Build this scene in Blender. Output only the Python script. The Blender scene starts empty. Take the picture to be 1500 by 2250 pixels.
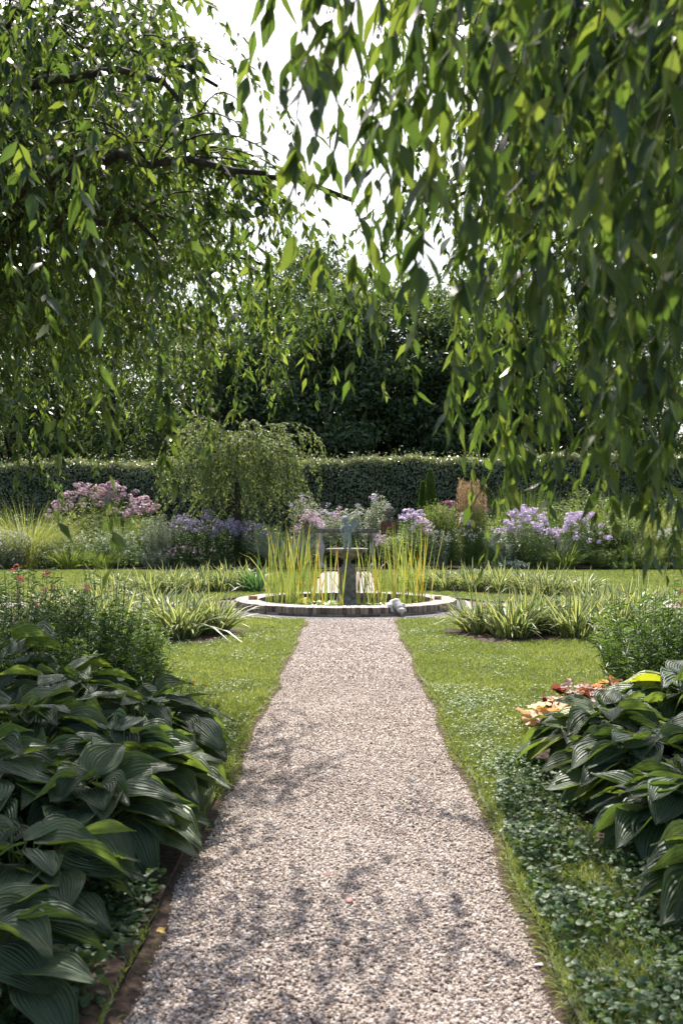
import bpy, bmesh, math, random
import numpy as np

# ------------------------------------------------------------------ camera, sky, sun, exposure
S = bpy.context.scene
rad = math.radians
EYE = 1.6
FPX = 2187.0                       # focal length in pixels of the 1500 x 2250 photograph
cam = bpy.data.cameras.new('camera')
cam_ob = bpy.data.objects.new('camera', cam)
S.collection.objects.link(cam_ob)
cam.sensor_fit = 'VERTICAL'
cam.sensor_height = 36.0
cam.sensor_width = 24.0
cam.lens = 35.0
cam.clip_start = 0.05
cam.clip_end = 2000.0
cam.dof.use_dof = True
cam.dof.focus_distance = 12.0
cam.dof.aperture_fstop = 4.5
cam_ob.location = (0, 0, EYE)
cam_ob.rotation_euler = (rad(90.707), 0, rad(0.60))
S.camera = cam_ob

SUN_EL, SUN_AZ = 54.0, -7.0         # azimuth clockwise (to the right) from +Y
world = bpy.data.worlds.new('World')
S.world = world
world.use_nodes = True
wn = world.node_tree
sky = wn.nodes.new('ShaderNodeTexSky')
sky.sky_type = 'NISHITA'
sky.sun_disc = False
sky.sun_elevation = rad(SUN_EL)
sky.sun_rotation = rad(SUN_AZ)
sky.air_density = 1.0
sky.dust_density = 4.0
sky.ozone_density = 0.6
bg = wn.nodes['Background']
bg.inputs[1].default_value = 0.15
wn.links.new(sky.outputs[0], bg.inputs[0])

sun = bpy.data.lights.new('sun', 'SUN')
sun.energy = 5.0
sun.angle = rad(0.5)
sun.color = (1.0, 0.95, 0.87)
sun_ob = bpy.data.objects.new('sun', sun)
S.collection.objects.link(sun_ob)
sun_ob.rotation_euler = (rad(-(90 - SUN_EL)) * -1, 0, rad(180 - SUN_AZ))
sun_ob.location = (3, 20, 30)

S.view_settings.view_transform = 'Standard'
S.view_settings.look = 'None'
S.view_settings.exposure = 0.87
S.view_settings.gamma = 1.0
S.view_settings.use_curve_mapping = False
S.cycles.max_bounces = 6
S.cycles.diffuse_bounces = 3
S.cycles.glossy_bounces = 2
S.cycles.transmission_bounces = 4
S.cycles.sample_clamp_indirect = 6.0

rng = np.random.default_rng(7)
random.seed(7)
PI = math.pi

def at(px, D):                     # world X of photo column px at distance D
    return (px - 773.0) * D / FPX
def hz(py, D):                     # world Z of photo row py at distance D
    return EYE - (py - 1152.0) * D / FPX

# ------------------------------------------------------------------ materials
def new_mat(name):
    m = bpy.data.materials.new(name)
    m.use_nodes = True
    nt = m.node_tree
    return m, nt, nt.nodes['Principled BSDF'], nt.nodes['Material Output']

def ramp(nt, fac, stops):
    r = nt.nodes.new('ShaderNodeValToRGB')
    e = r.color_ramp.elements
    while len(e) < len(stops):
        e.new(0.5)
    for k, (p, c) in enumerate(stops):
        e[k].position = p
        e[k].color = (c[0], c[1], c[2], 1)
    nt.links.new(fac, r.inputs[0])
    return r.outputs[0]

def attr(nt, name):
    a = nt.nodes.new('ShaderNodeAttribute')
    a.attribute_name = name
    return a.outputs['Fac']

def noise(nt, scale, detail=4, rough=0.6, coords='Object'):
    tc = nt.nodes.new('ShaderNodeTexCoord')
    n = nt.nodes.new('ShaderNodeTexNoise')
    n.inputs['Scale'].default_value = scale
    n.inputs['Detail'].default_value = detail
    n.inputs['Roughness'].default_value = rough
    nt.links.new(tc.outputs[coords], n.inputs['Vector'])
    return n.outputs[0]

def mixrgb(nt, fac, a, b, mode='MIX'):
    m = nt.nodes.new('ShaderNodeMix')
    m.data_type = 'RGBA'
    m.blend_type = mode
    for inp, v in ((m.inputs[0], fac), (m.inputs[6], a), (m.inputs[7], b)):
        if isinstance(v, (int, float)):
            inp.default_value = v
        elif isinstance(v, tuple):
            inp.default_value = (v[0], v[1], v[2], 1)
        else:
            nt.links.new(v, inp)
    return m.outputs[2]

def leaf_mat(name, stops, trans=(2.6, 2.4, 0.9), tf=0.35, rough=0.42, spec=0.5, stripes=None, edge=None):
    m, nt, P, out = new_mat(name)
    col = ramp(nt, attr(nt, 'rnd'), stops)
    if edge:                                           # variegated: pale margin along the leaf
        f = attr(nt, 'u')
        lo, hi, ecol = edge
        mr = nt.nodes.new('ShaderNodeMapRange')
        mr.inputs[1].default_value = lo
        mr.inputs[2].default_value = hi
        nt.links.new(f, mr.inputs[0])
        col = mixrgb(nt, mr.outputs[0], col, ecol)
    P.inputs['Roughness'].default_value = rough
    P.inputs['Specular IOR Level'].default_value = spec
    nt.links.new(col, P.inputs['Base Color'])
    T = nt.nodes.new('ShaderNodeBsdfTranslucent')
    tc = mixrgb(nt, 1.0, col, trans, 'MULTIPLY')
    nt.links.new(tc, T.inputs['Color'])
    mx = nt.nodes.new('ShaderNodeMixShader')
    mx.inputs[0].default_value = tf
    nt.links.new(P.outputs[0], mx.inputs[1])
    nt.links.new(T.outputs[0], mx.inputs[2])
    nt.links.new(mx.outputs[0], out.inputs['Surface'])
    if stripes:
        a = attr(nt, 'u')
        w = nt.nodes.new('ShaderNodeMath'); w.operation = 'MULTIPLY'; w.inputs[1].default_value = stripes
        nt.links.new(a, w.inputs[0])
        s = nt.nodes.new('ShaderNodeMath'); s.operation = 'SINE'
        nt.links.new(w.outputs[0], s.inputs[0])
        rb = nt.nodes.new('ShaderNodeMapRange'); rb.inputs[1].default_value = -1; rb.inputs[3].default_value = .84; rb.inputs[4].default_value = 1.15
        nt.links.new(s.outputs[0], rb.inputs[0])
        cm = nt.nodes.new('ShaderNodeCombineColor')
        for q_ in range(3): nt.links.new(rb.outputs[0], cm.inputs[q_])
        blot = ramp(nt, noise(nt, 30, 5), [(0.35, (0.85, 0.85, 0.8)), (0.62, (1.08, 1.06, 1.0))])
        nt.links.new(mixrgb(nt, 1.0, mixrgb(nt, 1.0, col, cm.outputs[0], 'MULTIPLY'), blot, 'MULTIPLY'), P.inputs['Base Color'])
        b = nt.nodes.new('ShaderNodeBump'); b.inputs['Strength'].default_value = 0.8; b.inputs['Distance'].default_value = 0.006
        nt.links.new(s.outputs[0], b.inputs['Height'])
        nt.links.new(b.outputs[0], P.inputs['Normal'])
    return m

def solid_mat(name, c1, c2, scale=20, rough=0.85, bump=0.4, dist=0.01, spec=0.3, rnd=None, detail=6):
    m, nt, P, out = new_mat(name)
    f = noise(nt, scale, detail)
    col = ramp(nt, f, [(0.33, c1), (0.67, c2)])
    if rnd:
        col = mixrgb(nt, 0.75, col, ramp(nt, attr(nt, 'rnd'), rnd))
    nt.links.new(col, P.inputs['Base Color'])
    P.inputs['Roughness'].default_value = rough
    P.inputs['Specular IOR Level'].default_value = spec
    b = nt.nodes.new('ShaderNodeBump')
    b.inputs['Strength'].default_value = bump
    b.inputs['Distance'].default_value = dist
    nt.links.new(f, b.inputs['Height'])
    nt.links.new(b.outputs[0], P.inputs['Normal'])
    return m

M = {}
M['cherry'] = leaf_mat('cherry_leaf', [(0, (0.013, 0.030, 0.010)), (0.6, (0.026, 0.056, 0.016)), (1, (0.056, 0.092, 0.024))],
                       trans=(6.0, 4.6, 2.1), tf=0.42, rough=0.34)
M['weeping'] = leaf_mat('weeping_leaf', [(0, (0.07, 0.11, 0.05)), (1, (0.16, 0.20, 0.09))], trans=(2.4, 2.2, 1.2), tf=0.4, rough=0.5)
M['wood_leaf'] = leaf_mat('woodland_leaf', [(0, (0.032, 0.06, 0.028)), (0.7, (0.07, 0.11, 0.045)), (1, (0.14, 0.18, 0.065))],
                          trans=(2.2, 2.1, 1.0), tf=0.4, rough=0.5)
M['hedge'] = leaf_mat('hedge_leaf', [(0, (0.09, 0.12, 0.06)), (1, (0.25, 0.29, 0.17))], trans=(2.2, 2, 1), tf=0.3, rough=0.3, spec=0.9)
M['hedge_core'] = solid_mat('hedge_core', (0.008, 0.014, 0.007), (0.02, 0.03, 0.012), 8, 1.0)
M['hosta'] = leaf_mat('hosta_leaf', [(0, (0.050, 0.085, 0.044)), (0.5, (0.085, 0.132, 0.072)), (0.93, (0.12, 0.165, 0.09)),
                                     (0.965, (0.10, 0.15, 0.03)), (1, (0.30, 0.33, 0.06))],
                      trans=(3.2, 3.2, 0.7), tf=0.22, rough=0.48, spec=0.55, stripes=44)
M['petiole'] = leaf_mat('petiole', [(0, (0.08, 0.13, 0.04)), (1, (0.13, 0.2, 0.05))], tf=0.15, rough=0.5)
M['iris'] = leaf_mat('variegated_iris_leaf', [(0, (0.06, 0.11, 0.045)), (1, (0.12, 0.18, 0.075))], trans=(1.7, 1.6, 0.9), tf=0.32,
                     rough=0.42, edge=(0.15, 0.6, (0.46, 0.47, 0.26)))
M['iris_green'] = leaf_mat('iris_leaf', [(0, (0.05, 0.11, 0.06)), (1, (0.10, 0.18, 0.08))], trans=(1.9, 2, 0.8), tf=0.3, rough=0.42)
M['reed'] = leaf_mat('reed_leaf', [(0, (0.13, 0.19, 0.06)), (0.6, (0.27, 0.31, 0.10)), (0.90, (0.38, 0.38, 0.14)), (0.95, (0.45, 0.30, 0.05)), (1, (0.45, 0.22, 0.06))],
                     trans=(1.5, 1.5, 0.7), tf=0.4, rough=0.45)
M['grass'] = leaf_mat('lawn_grass', [(0, (0.11, 0.15, 0.042)), (0.6, (0.20, 0.245, 0.08)), (1, (0.36, 0.37, 0.17))], trans=(1.6, 1.6, 0.7), tf=0.35, rough=0.55, spec=0.35)
M['clover'] = leaf_mat('clover_leaf', [(0, (0.08, 0.14, 0.04)), (1, (0.17, 0.23, 0.08))], trans=(1.6, 1.6, 0.7), tf=0.3, rough=0.45, spec=0.45)
M['violet'] = leaf_mat('violet_leaf', [(0, (0.035, 0.08, 0.03)), (1, (0.09, 0.14, 0.055))], trans=(2.0, 2, 0.7), tf=0.3, rough=0.5, spec=0.4)
def fol(name, a, b, tf=0.35, rough=0.5, tr=(1.9, 1.9, 0.8)):
    M[name] = leaf_mat(name, [(0, a), (1, b)], trans=tr, tf=tf, rough=rough)
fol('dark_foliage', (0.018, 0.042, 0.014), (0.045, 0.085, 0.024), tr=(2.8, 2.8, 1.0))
fol('mid_foliage', (0.06, 0.11, 0.035), (0.13, 0.20, 0.06))
fol('light_foliage', (0.13, 0.20, 0.05), (0.24, 0.29, 0.09), tr=(1.5, 1.5, 0.8))
fol('silver_foliage', (0.16, 0.20, 0.14), (0.34, 0.38, 0.29), tf=0.2, tr=(1.3, 1.3, 1.0))
fol('white_variegated', (0.20, 0.27, 0.14), (0.62, 0.64, 0.52), tf=0.2, tr=(1.2, 1.2, 0.9))
fol('yellow_grass', (0.22, 0.27, 0.07), (0.42, 0.42, 0.15), tr=(1.3, 1.3, 0.8))
fol('tan_plume', (0.36, 0.26, 0.15), (0.60, 0.46, 0.30), tr=(1.2, 1.1, 0.9))
fol('cypress', (0.05, 0.10, 0.02), (0.10, 0.17, 0.03))
fol('amber_leaf', (0.52, 0.32, 0.13), (0.72, 0.52, 0.28), tr=(1.2, 1.0, 0.7))
fol('red_leaf', (0.13, 0.05, 0.04), (0.27, 0.12, 0.08), tr=(1.6, 1.0, 0.8))
fol('peach_leaf', (0.42, 0.22, 0.11), (0.62, 0.40, 0.22), tr=(1.4, 1.0, 0.7))
fol('lilac', (0.46, 0.34, 0.54), (0.74, 0.64, 0.78), tf=0.3, tr=(1.2, 1.2, 1.2))
fol('purple', (0.30, 0.23, 0.40), (0.55, 0.48, 0.62), tf=0.3, tr=(1.2, 1.2, 1.2))
fol('pink', (0.54, 0.36, 0.46), (0.78, 0.64, 0.70), tf=0.3, tr=(1.2, 1.2, 1.2))
fol('mauve', (0.34, 0.21, 0.26), (0.58, 0.42, 0.47), tf=0.3, tr=(1.2, 1.2, 1.2))
fol('dusky', (0.20, 0.07, 0.12), (0.40, 0.20, 0.26), tf=0.3, tr=(1.2, 1.2, 1.2))
fol('white_petal', (0.46, 0.47, 0.42), (0.70, 0.71, 0.66), tf=0.3, tr=(1.1, 1.1, 1.1))
fol('red_petal', (0.48, 0.10, 0.09), (0.74, 0.30, 0.26), tf=0.3, tr=(1.2, 1.1, 1.1))
fol('yellow_petal', (0.70, 0.42, 0.05), (0.85, 0.62, 0.12), tf=0.3, tr=(1.1, 1.1, 1.0))
fol('litter', (0.10, 0.05, 0.025), (0.30, 0.20, 0.10), tf=0.1)
fol('lily_pad', (0.16, 0.24, 0.06), (0.46, 0.42, 0.10), tf=0.15, rough=0.2)
M['bark'] = solid_mat('bark', (0.02, 0.016, 0.012), (0.07, 0.055, 0.042), 25, 0.9, 0.8, 0.02)
M['twig'] = solid_mat('twig', (0.035, 0.028, 0.015), (0.07, 0.06, 0.03), 30, 0.8)
M['stem'] = solid_mat('stem', (0.06, 0.09, 0.03), (0.12, 0.15, 0.05), 30, 0.6)
M['soil'] = solid_mat('soil', (0.030, 0.019, 0.013), (0.10, 0.065, 0.045), 22, 0.95, 1.0, 0.03)
M['stone'] = solid_mat('weathered_stone', (0.07, 0.065, 0.045), (0.30, 0.28, 0.23), 9, 0.9, 0.6, 0.01)
M['pale_stone'] = solid_mat('pale_stone', (0.38, 0.36, 0.33), (0.62, 0.59, 0.54), 30, 0.85, 0.4, 0.006)
M['verdigris'] = solid_mat('verdigris', (0.12, 0.16, 0.145), (0.32, 0.38, 0.35), 28, 0.75, 0.4, 0.004)
M['brick'] = solid_mat('weathered_brick', (0.13, 0.095, 0.065), (0.52, 0.46, 0.39), 9, 0.9, 0.8, 0.01,
                       rnd=[(0, (0.16, 0.105, 0.07)), (0.45, (0.40, 0.33, 0.26)), (1, (0.55, 0.50, 0.44))])
M['red_brick'] = solid_mat('red_brick', (0.16, 0.06, 0.045), (0.28, 0.13, 0.10), 12, 0.9)
M['mortar'] = solid_mat('mortar', (0.05, 0.045, 0.035), (0.14, 0.12, 0.10), 30, 0.95)
M['slate'] = solid_mat('slate', (0.04, 0.043, 0.05), (0.10, 0.105, 0.11), 10, 0.8, 0.4, 0.006)
M['terracotta'] = solid_mat('terracotta', (0.26, 0.14, 0.08), (0.42, 0.24, 0.15), 15, 0.85)

def lit_top_wear(m, pale):  # pale worn tops, plus sunlit-top and shaded-side contrast put into the colour
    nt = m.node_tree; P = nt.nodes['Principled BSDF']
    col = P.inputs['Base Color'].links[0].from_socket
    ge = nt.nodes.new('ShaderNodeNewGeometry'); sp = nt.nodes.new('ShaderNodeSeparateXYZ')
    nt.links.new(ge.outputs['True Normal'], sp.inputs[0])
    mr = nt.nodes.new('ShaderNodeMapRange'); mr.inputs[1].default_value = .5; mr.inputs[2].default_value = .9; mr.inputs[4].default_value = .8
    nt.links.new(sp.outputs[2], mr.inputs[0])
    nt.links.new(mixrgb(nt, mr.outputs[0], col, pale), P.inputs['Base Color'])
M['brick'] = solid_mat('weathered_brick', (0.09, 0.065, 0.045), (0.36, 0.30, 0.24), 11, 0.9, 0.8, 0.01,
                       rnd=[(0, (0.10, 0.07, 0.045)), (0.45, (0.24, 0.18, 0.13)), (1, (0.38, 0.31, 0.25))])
lit_top_wear(M['brick'], (0.50, 0.47, 0.42))
def gravel_sheet_mat():
    m, nt, P, out = new_mat('gravel_bed')
    tc = nt.nodes.new('ShaderNodeTexCoord')
    v = nt.nodes.new('ShaderNodeTexVoronoi')
    v.inputs['Scale'].default_value = 85
    nt.links.new(tc.outputs['Object'], v.inputs['Vector'])
    sp = nt.nodes.new('ShaderNodeSeparateColor')
    nt.links.new(v.outputs['Color'], sp.inputs[0])
    col = ramp(nt, sp.outputs[0], [(0, (0.12, 0.09, 0.07)), (0.35, (0.34, 0.27, 0.23)), (1, (0.58, 0.50, 0.45))])
    big = ramp(nt, noise(nt, 0.9, 5), [(0.3, (0.82, 0.80, 0.78)), (0.7, (1, 1, 1))])
    col = mixrgb(nt, 1.0, col, big, 'MULTIPLY')
    nt.links.new(col, P.inputs['Base Color'])
    P.inputs['Roughness'].default_value = 0.85
    b = nt.nodes.new('ShaderNodeBump'); b.inputs['Strength'].default_value = 0.9; b.inputs['Distance'].default_value = 0.012
    b.invert = True
    nt.links.new(v.outputs['Distance'], b.inputs['Height'])
    nt.links.new(b.outputs[0], P.inputs['Normal'])
    return m
M['gravel_bed'] = gravel_sheet_mat()
def pebble_mat():
    m, nt, P, out = new_mat('pebble')
    col = ramp(nt, attr(nt, 'rnd'), [(0, (0.09, 0.06, 0.045)), (0.2, (0.25, 0.18, 0.14)), (0.5, (0.41, 0.33, 0.275)), (0.85, (0.55, 0.47, 0.41)), (1, (0.74, 0.68, 0.63))])
    nt.links.new(col, P.inputs['Base Color'])
    P.inputs['Roughness'].default_value = 0.7
    return m
M['pebble'] = pebble_mat()
def lawn_base_mat():
    m, nt, P, out = new_mat('lawn_base')
    c = ramp(nt, noise(nt, 3.0, 6), [(0.3, (0.055, 0.07, 0.022)), (0.7, (0.13, 0.15, 0.05))])
    c2 = ramp(nt, noise(nt, 90.0, 3), [(0.35, (0.55, 0.55, 0.5)), (0.65, (1.2, 1.2, 1.1))])
    nt.links.new(mixrgb(nt, 1.0, c, c2, 'MULTIPLY'), P.inputs['Base Color'])
    P.inputs['Roughness'].default_value = 0.9
    return m
M['lawn_base'] = lawn_base_mat()
def water_mat():
    m, nt, P, out = new_mat('pond_water')
    P.inputs['Base Color'].default_value = (0.012, 0.016, 0.010, 1)
    P.inputs['Roughness'].default_value = 0.04
    b = nt.nodes.new('ShaderNodeBump'); b.inputs['Strength'].default_value = 0.06; b.inputs['Distance'].default_value = 0.01
    nt.links.new(noise(nt, 9, 3), b.inputs['Height'])
    nt.links.new(b.outputs[0], P.inputs['Normal'])
    return m
M['water'] = water_mat()
def ground_mat():
    m, nt, P, out = new_mat('meadow_ground')
    c = ramp(nt, noise(nt, 0.4, 8), [(0.3, (0.03, 0.05, 0.015)), (0.7, (0.08, 0.10, 0.03))])
    nt.links.new(c, P.inputs['Base Color'])
    P.inputs['Roughness'].default_value = 1.0
    return m
M['ground'] = ground_mat()

# ------------------------------------------------------------------ mesh kit
class MB:
    """collects vertices and faces (all of one corner count per chunk), builds ONE mesh object"""
    def __init__(self):
        self.v, self.f, self.r, self.u, self.n = [], [], [], [], 0
    def add(self, v, faces, rnd=0.5, u=None):
        v = np.asarray(v, float).reshape(-1, 3)
        k = len(v)
        self.v.append(v)
        self.r.append(np.broadcast_to(np.asarray(rnd, float), (k,)).copy())
        self.u.append(np.zeros(k) if u is None else np.asarray(u, float).reshape(-1))
        for F in faces:
            if len(F):
                self.f.append(np.asarray(F, np.int64) + self.n)
        self.n += k
    def inst(self, T, P, R, Sc, rnd=None):
        """T = (verts, [faces], u); P (N,3); R (N,3,3) columns are the local axes; Sc (N,) or (N,3)"""
        tv, tfs, tu = T
        P = np.asarray(P, float).reshape(-1, 3); N = len(P)
        if N == 0: return
        Sc = np.asarray(Sc, float)
        if Sc.ndim == 0: Sc = np.full(N, float(Sc))
        if Sc.ndim == 1: Sc = np.repeat(Sc[:, None], 3, 1)
        V = np.einsum('nij,nkj->nki', R, tv[None] * Sc[:, None, :]) + P[:, None, :]
        k = len(tv)
        if rnd is None: rnd = rng.random(N)
        off = (np.arange(N) * k)[:, None, None]
        self.add(V.reshape(-1, 3), [(np.asarray(tf)[None] + off).reshape(-1, len(tf[0])) for tf in tfs if len(tf)],
                 np.repeat(rnd, k), np.tile(tu, N))
    def tube(self, pts, r, sides=5, rnd=0.5, cap=True):
        pts = np.asarray(pts, float); n = len(pts)
        r = np.broadcast_to(np.asarray(r, float), (n,))
        d = np.gradient(pts, axis=0)
        d /= np.linalg.norm(d, axis=1)[:, None] + 1e-9
        ref = np.where(np.abs(d[:, 2:3]) > 0.9, np.array([[1.0, 0, 0]]), np.array([[0, 0, 1.0]]))
        x = np.cross(d, ref); x /= np.linalg.norm(x, axis=1)[:, None] + 1e-9
        y = np.cross(d, x)
        a = np.arange(sides) * 2 * PI / sides
        ring = pts[:, None] + r[:, None, None] * (np.cos(a)[None, :, None] * x[:, None] + np.sin(a)[None, :, None] * y[:, None])
        i = np.arange(n - 1)[:, None] * sides; j = np.arange(sides)[None]
        j2 = (j + 1) % sides
        q = np.stack([i + j, i + j2, i + sides + j2, i + sides + j], -1).reshape(-1, 4)
        fs = [q]
        if cap and sides >= 3:
            fs.append(np.array([[(n - 1) * sides + k for k in range(sides)]]))
        self.add(ring.reshape(-1, 3), fs, rnd)
    def box(self, c, s, rz=0, rnd=0.5):
        cx, cy, cz = c
        v = np.array([(x, y, z) for z in (-.5, .5) for y in (-.5, .5) for x in (-.5, .5)]) * np.array(s)
        ca, sa = math.cos(rz), math.sin(rz)
        v = np.stack([v[:, 0] * ca - v[:, 1] * sa + cx, v[:, 0] * sa + v[:, 1] * ca + cy, v[:, 2] + cz], 1)
        self.add(v, [[(0, 2, 3, 1), (4, 5, 7, 6), (0, 1, 5, 4), (1, 3, 7, 5), (3, 2, 6, 7), (2, 0, 4, 6)]], rnd)
    def lathe(self, prof, c=(0, 0, 0), seg=32, rnd=0.5, wob=0):
        prof = np.array(prof, float); n = len(prof)
        a = np.arange(seg) * 2 * PI / seg
        rr = prof[:, 0:1] * (1 + wob * np.cos(a * 8)[None])
        V = np.stack([rr * np.cos(a)[None] + c[0], rr * np.sin(a)[None] + c[1], np.repeat(prof[:, 1:2], seg, 1) + c[2]], -1)
        i = np.arange(n - 1)[:, None] * seg; j = np.arange(seg)[None]; j2 = (j + 1) % seg
        q = np.stack([i + j, i + j2, i + seg + j2, i + seg + j], -1).reshape(-1, 4)
        self.add(V.reshape(-1, 3), [q], rnd)
    def sphere(self, c, s, seg=12, rings=8, rnd=0.5):
        th = np.linspace(0, PI, rings + 1)
        prof = [(max(math.sin(t), 1e-4), -math.cos(t)) for t in th]
        m = MB(); m.lathe(prof, seg=seg)
        v = m.v[0] * np.broadcast_to(np.array(s, float), (3,)) + np.array(c)
        self.add(v, [m.f[0]], rnd)
    def build(self, name, mat, parent=None, smooth=True, loc=None):
        me = bpy.data.meshes.new(name)
        if self.n:
            V = np.concatenate(self.v)
            if parent is not None:
                V = V - np.array(parent.location)[None]
            elif loc is not None:
                V = V - np.array(loc)[None]
            me.vertices.add(len(V)); me.vertices.foreach_set('co', V.astype(np.float32).ravel())
            tot = np.concatenate([np.full(len(F), F.shape[1]) for F in self.f])
            idx = np.concatenate([F.ravel() for F in self.f])
            me.loops.add(len(idx)); me.loops.foreach_set('vertex_index', idx.astype(np.int32))
            me.polygons.add(len(tot))
            st = np.concatenate([[0], np.cumsum(tot)[:-1]])
            me.polygons.foreach_set('loop_start', st.astype(np.int32))
            me.polygons.foreach_set('loop_total', tot.astype(np.int32))
            me.polygons.foreach_set('use_smooth', np.full(len(tot), smooth))
            a = me.attributes.new('rnd', 'FLOAT', 'POINT'); a.data.foreach_set('value', np.concatenate(self.r).astype(np.float32))
            U = np.concatenate(self.u)
            if np.any(U):
                a = me.attributes.new('u', 'FLOAT', 'POINT'); a.data.foreach_set('value', U.astype(np.float32))
            me.update(calc_edges=True)
        me.materials.append(mat)
        ob = bpy.data.objects.new(name, me)
        S.collection.objects.link(ob)
        if parent is not None: ob.parent = parent
        elif loc is not None: ob.location = loc
        return ob

def thing(name, label, cat, loc, group=None):
    o = bpy.data.objects.new(name, None)
    o.empty_display_size = 0.2
    S.collection.objects.link(o)
    o.location = loc
    o['label'] = label; o['category'] = cat
    if group: o['group'] = group
    return o
def tag(o, label, cat, group=None, kind=None):
    o['label'] = label; o['category'] = cat
    if group: o['group'] = group
    if kind: o['kind'] = kind
    return o
def struct(o, label=None):
    o['kind'] = 'structure'
    if label: o['label'] = label
    return o

def unit(a):
    a = np.asarray(a, float)
    return a / (np.linalg.norm(a, axis=-1, keepdims=True) + 1e-9)
def frames(d, n):
    y = unit(d); n = np.broadcast_to(np.asarray(n, float), y.shape)
    z = unit(n - (n * y).sum(-1, keepdims=True) * y)
    x = np.cross(y, z)
    return np.stack([x, y, z], -1)
def rand_dirs(n, up=0.0):
    v = rng.normal(size=(n, 3)); v[:, 2] += up
    return unit(v)

# leaf templates: x across, y along (0..1), z normal
def T_leaf(w=0.4, fold=0.12, curl=0.15, rows=4, tipp=1.0, base=0.0, wpos=0.42, shape=1.0):
    ys = np.linspace(0, 1, rows + 1)
    vs, us = [], []
    for y in ys:
        t = y
        prof = (t / wpos) ** 0.75 if t < wpos else ((1 - t) / (1 - wpos)) ** (0.9 * tipp)
        hw = 0.5 * w * max(prof, 0) if 0 < y < 1 else 0
        z = -curl * t * t
        if hw == 0:
            vs.append((0, y, z)); us.append(0)
        else:
            vs += [(-hw, y, z + fold * hw * 2), (0, y, z), (hw, y, z + fold * hw * 2)]; us += [-1, 0, 1]
    tris, quads = [(0, 1, 2), (0, 2, 3)], []
    tris = [(0, 2, 1), (0, 3, 2)]
    for k in range(rows - 2):
        a = 1 + 3 * k; b = a + 3
        quads += [(a, a + 1, b + 1, b), (a + 1, a + 2, b + 2, b + 1)]
    a = 1 + 3 * (rows - 2); t = a + 3
    tris += [(a, a + 1, t), (a + 1, a + 2, t)]
    return np.array(vs, float), [tris, quads], np.array(us, float)
T2 = (np.array([(0, 0, 0), (-.22, .45, .06), (0, 1, -.05), (.22, .45, .06)], float), [[(0, 1, 2), (0, 2, 3)]], np.zeros(4))
TNARROW = (np.array([(0, 0, 0), (-.09, .45, .03), (0, 1, -.12), (.09, .45, .03)], float), [[(0, 1, 2), (0, 2, 3)]], np.zeros(4))
TPETAL = (np.array([(-.5, -.5, 0), (.5, -.5, .1), (.5, .5, 0), (-.5, .5, .1)], float), [[(0, 1, 2, 3)]], np.zeros(4))
TCHERRY = T_leaf(w=0.37, fold=0.13, curl=0.25, rows=7, tipp=1.2, wpos=.4)
TCHERRY_FAR = T_leaf(w=0.42, fold=0.16, curl=0.2, rows=4)
TROUND = (np.array([(0, 0, 0.03)] + [(0.5 * math.sin(a) * (1 if k % 2 else .9), 0.5 - 0.55 * math.cos(a), -0.03 + 0.05 * math.sin(2 * a)) for k, a in
           [(k, (k + 0.5) * 2 * PI / 9) for k in range(9)]], float), [[(0, k + 1, (k + 1) % 9 + 1) for k in range(9)]], np.zeros(10))
TBROAD = T_leaf(w=0.62, fold=0.10, curl=0.25, rows=4)
TLANCE = T_leaf(w=0.22, fold=0.15, curl=0.2, rows=4)
OCT = (np.array([(1, 0, 0), (-1, 0, 0), (0, 1, 0), (0, -1, 0), (0, 0, 1), (0, 0, -1)], float) * .5,
       [[(0, 2, 4), (2, 1, 4), (1, 3, 4), (3, 0, 4), (2, 0, 5), (1, 2, 5), (3, 1, 5), (0, 3, 5)]], np.zeros(6))
a_ = np.arange(5) * 2 * PI / 5
PEB = (np.concatenate([np.stack([.5 * np.cos(a_), .42 * np.sin(a_), 0 * a_ - .02], 1), np.stack([.33 * np.cos(a_ + .6), .27 * np.sin(a_ + .6), 0 * a_ + .25], 1), [(0.03, 0, .34)]]),
       [[(k, (k + 1) % 5, 5 + k) for k in range(5)] + [((k + 1) % 5, 5 + (k + 1) % 5, 5 + k) for k in range(5)] + [(5 + k, 5 + (k + 1) % 5, 10) for k in range(5)]], np.zeros(11))

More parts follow.
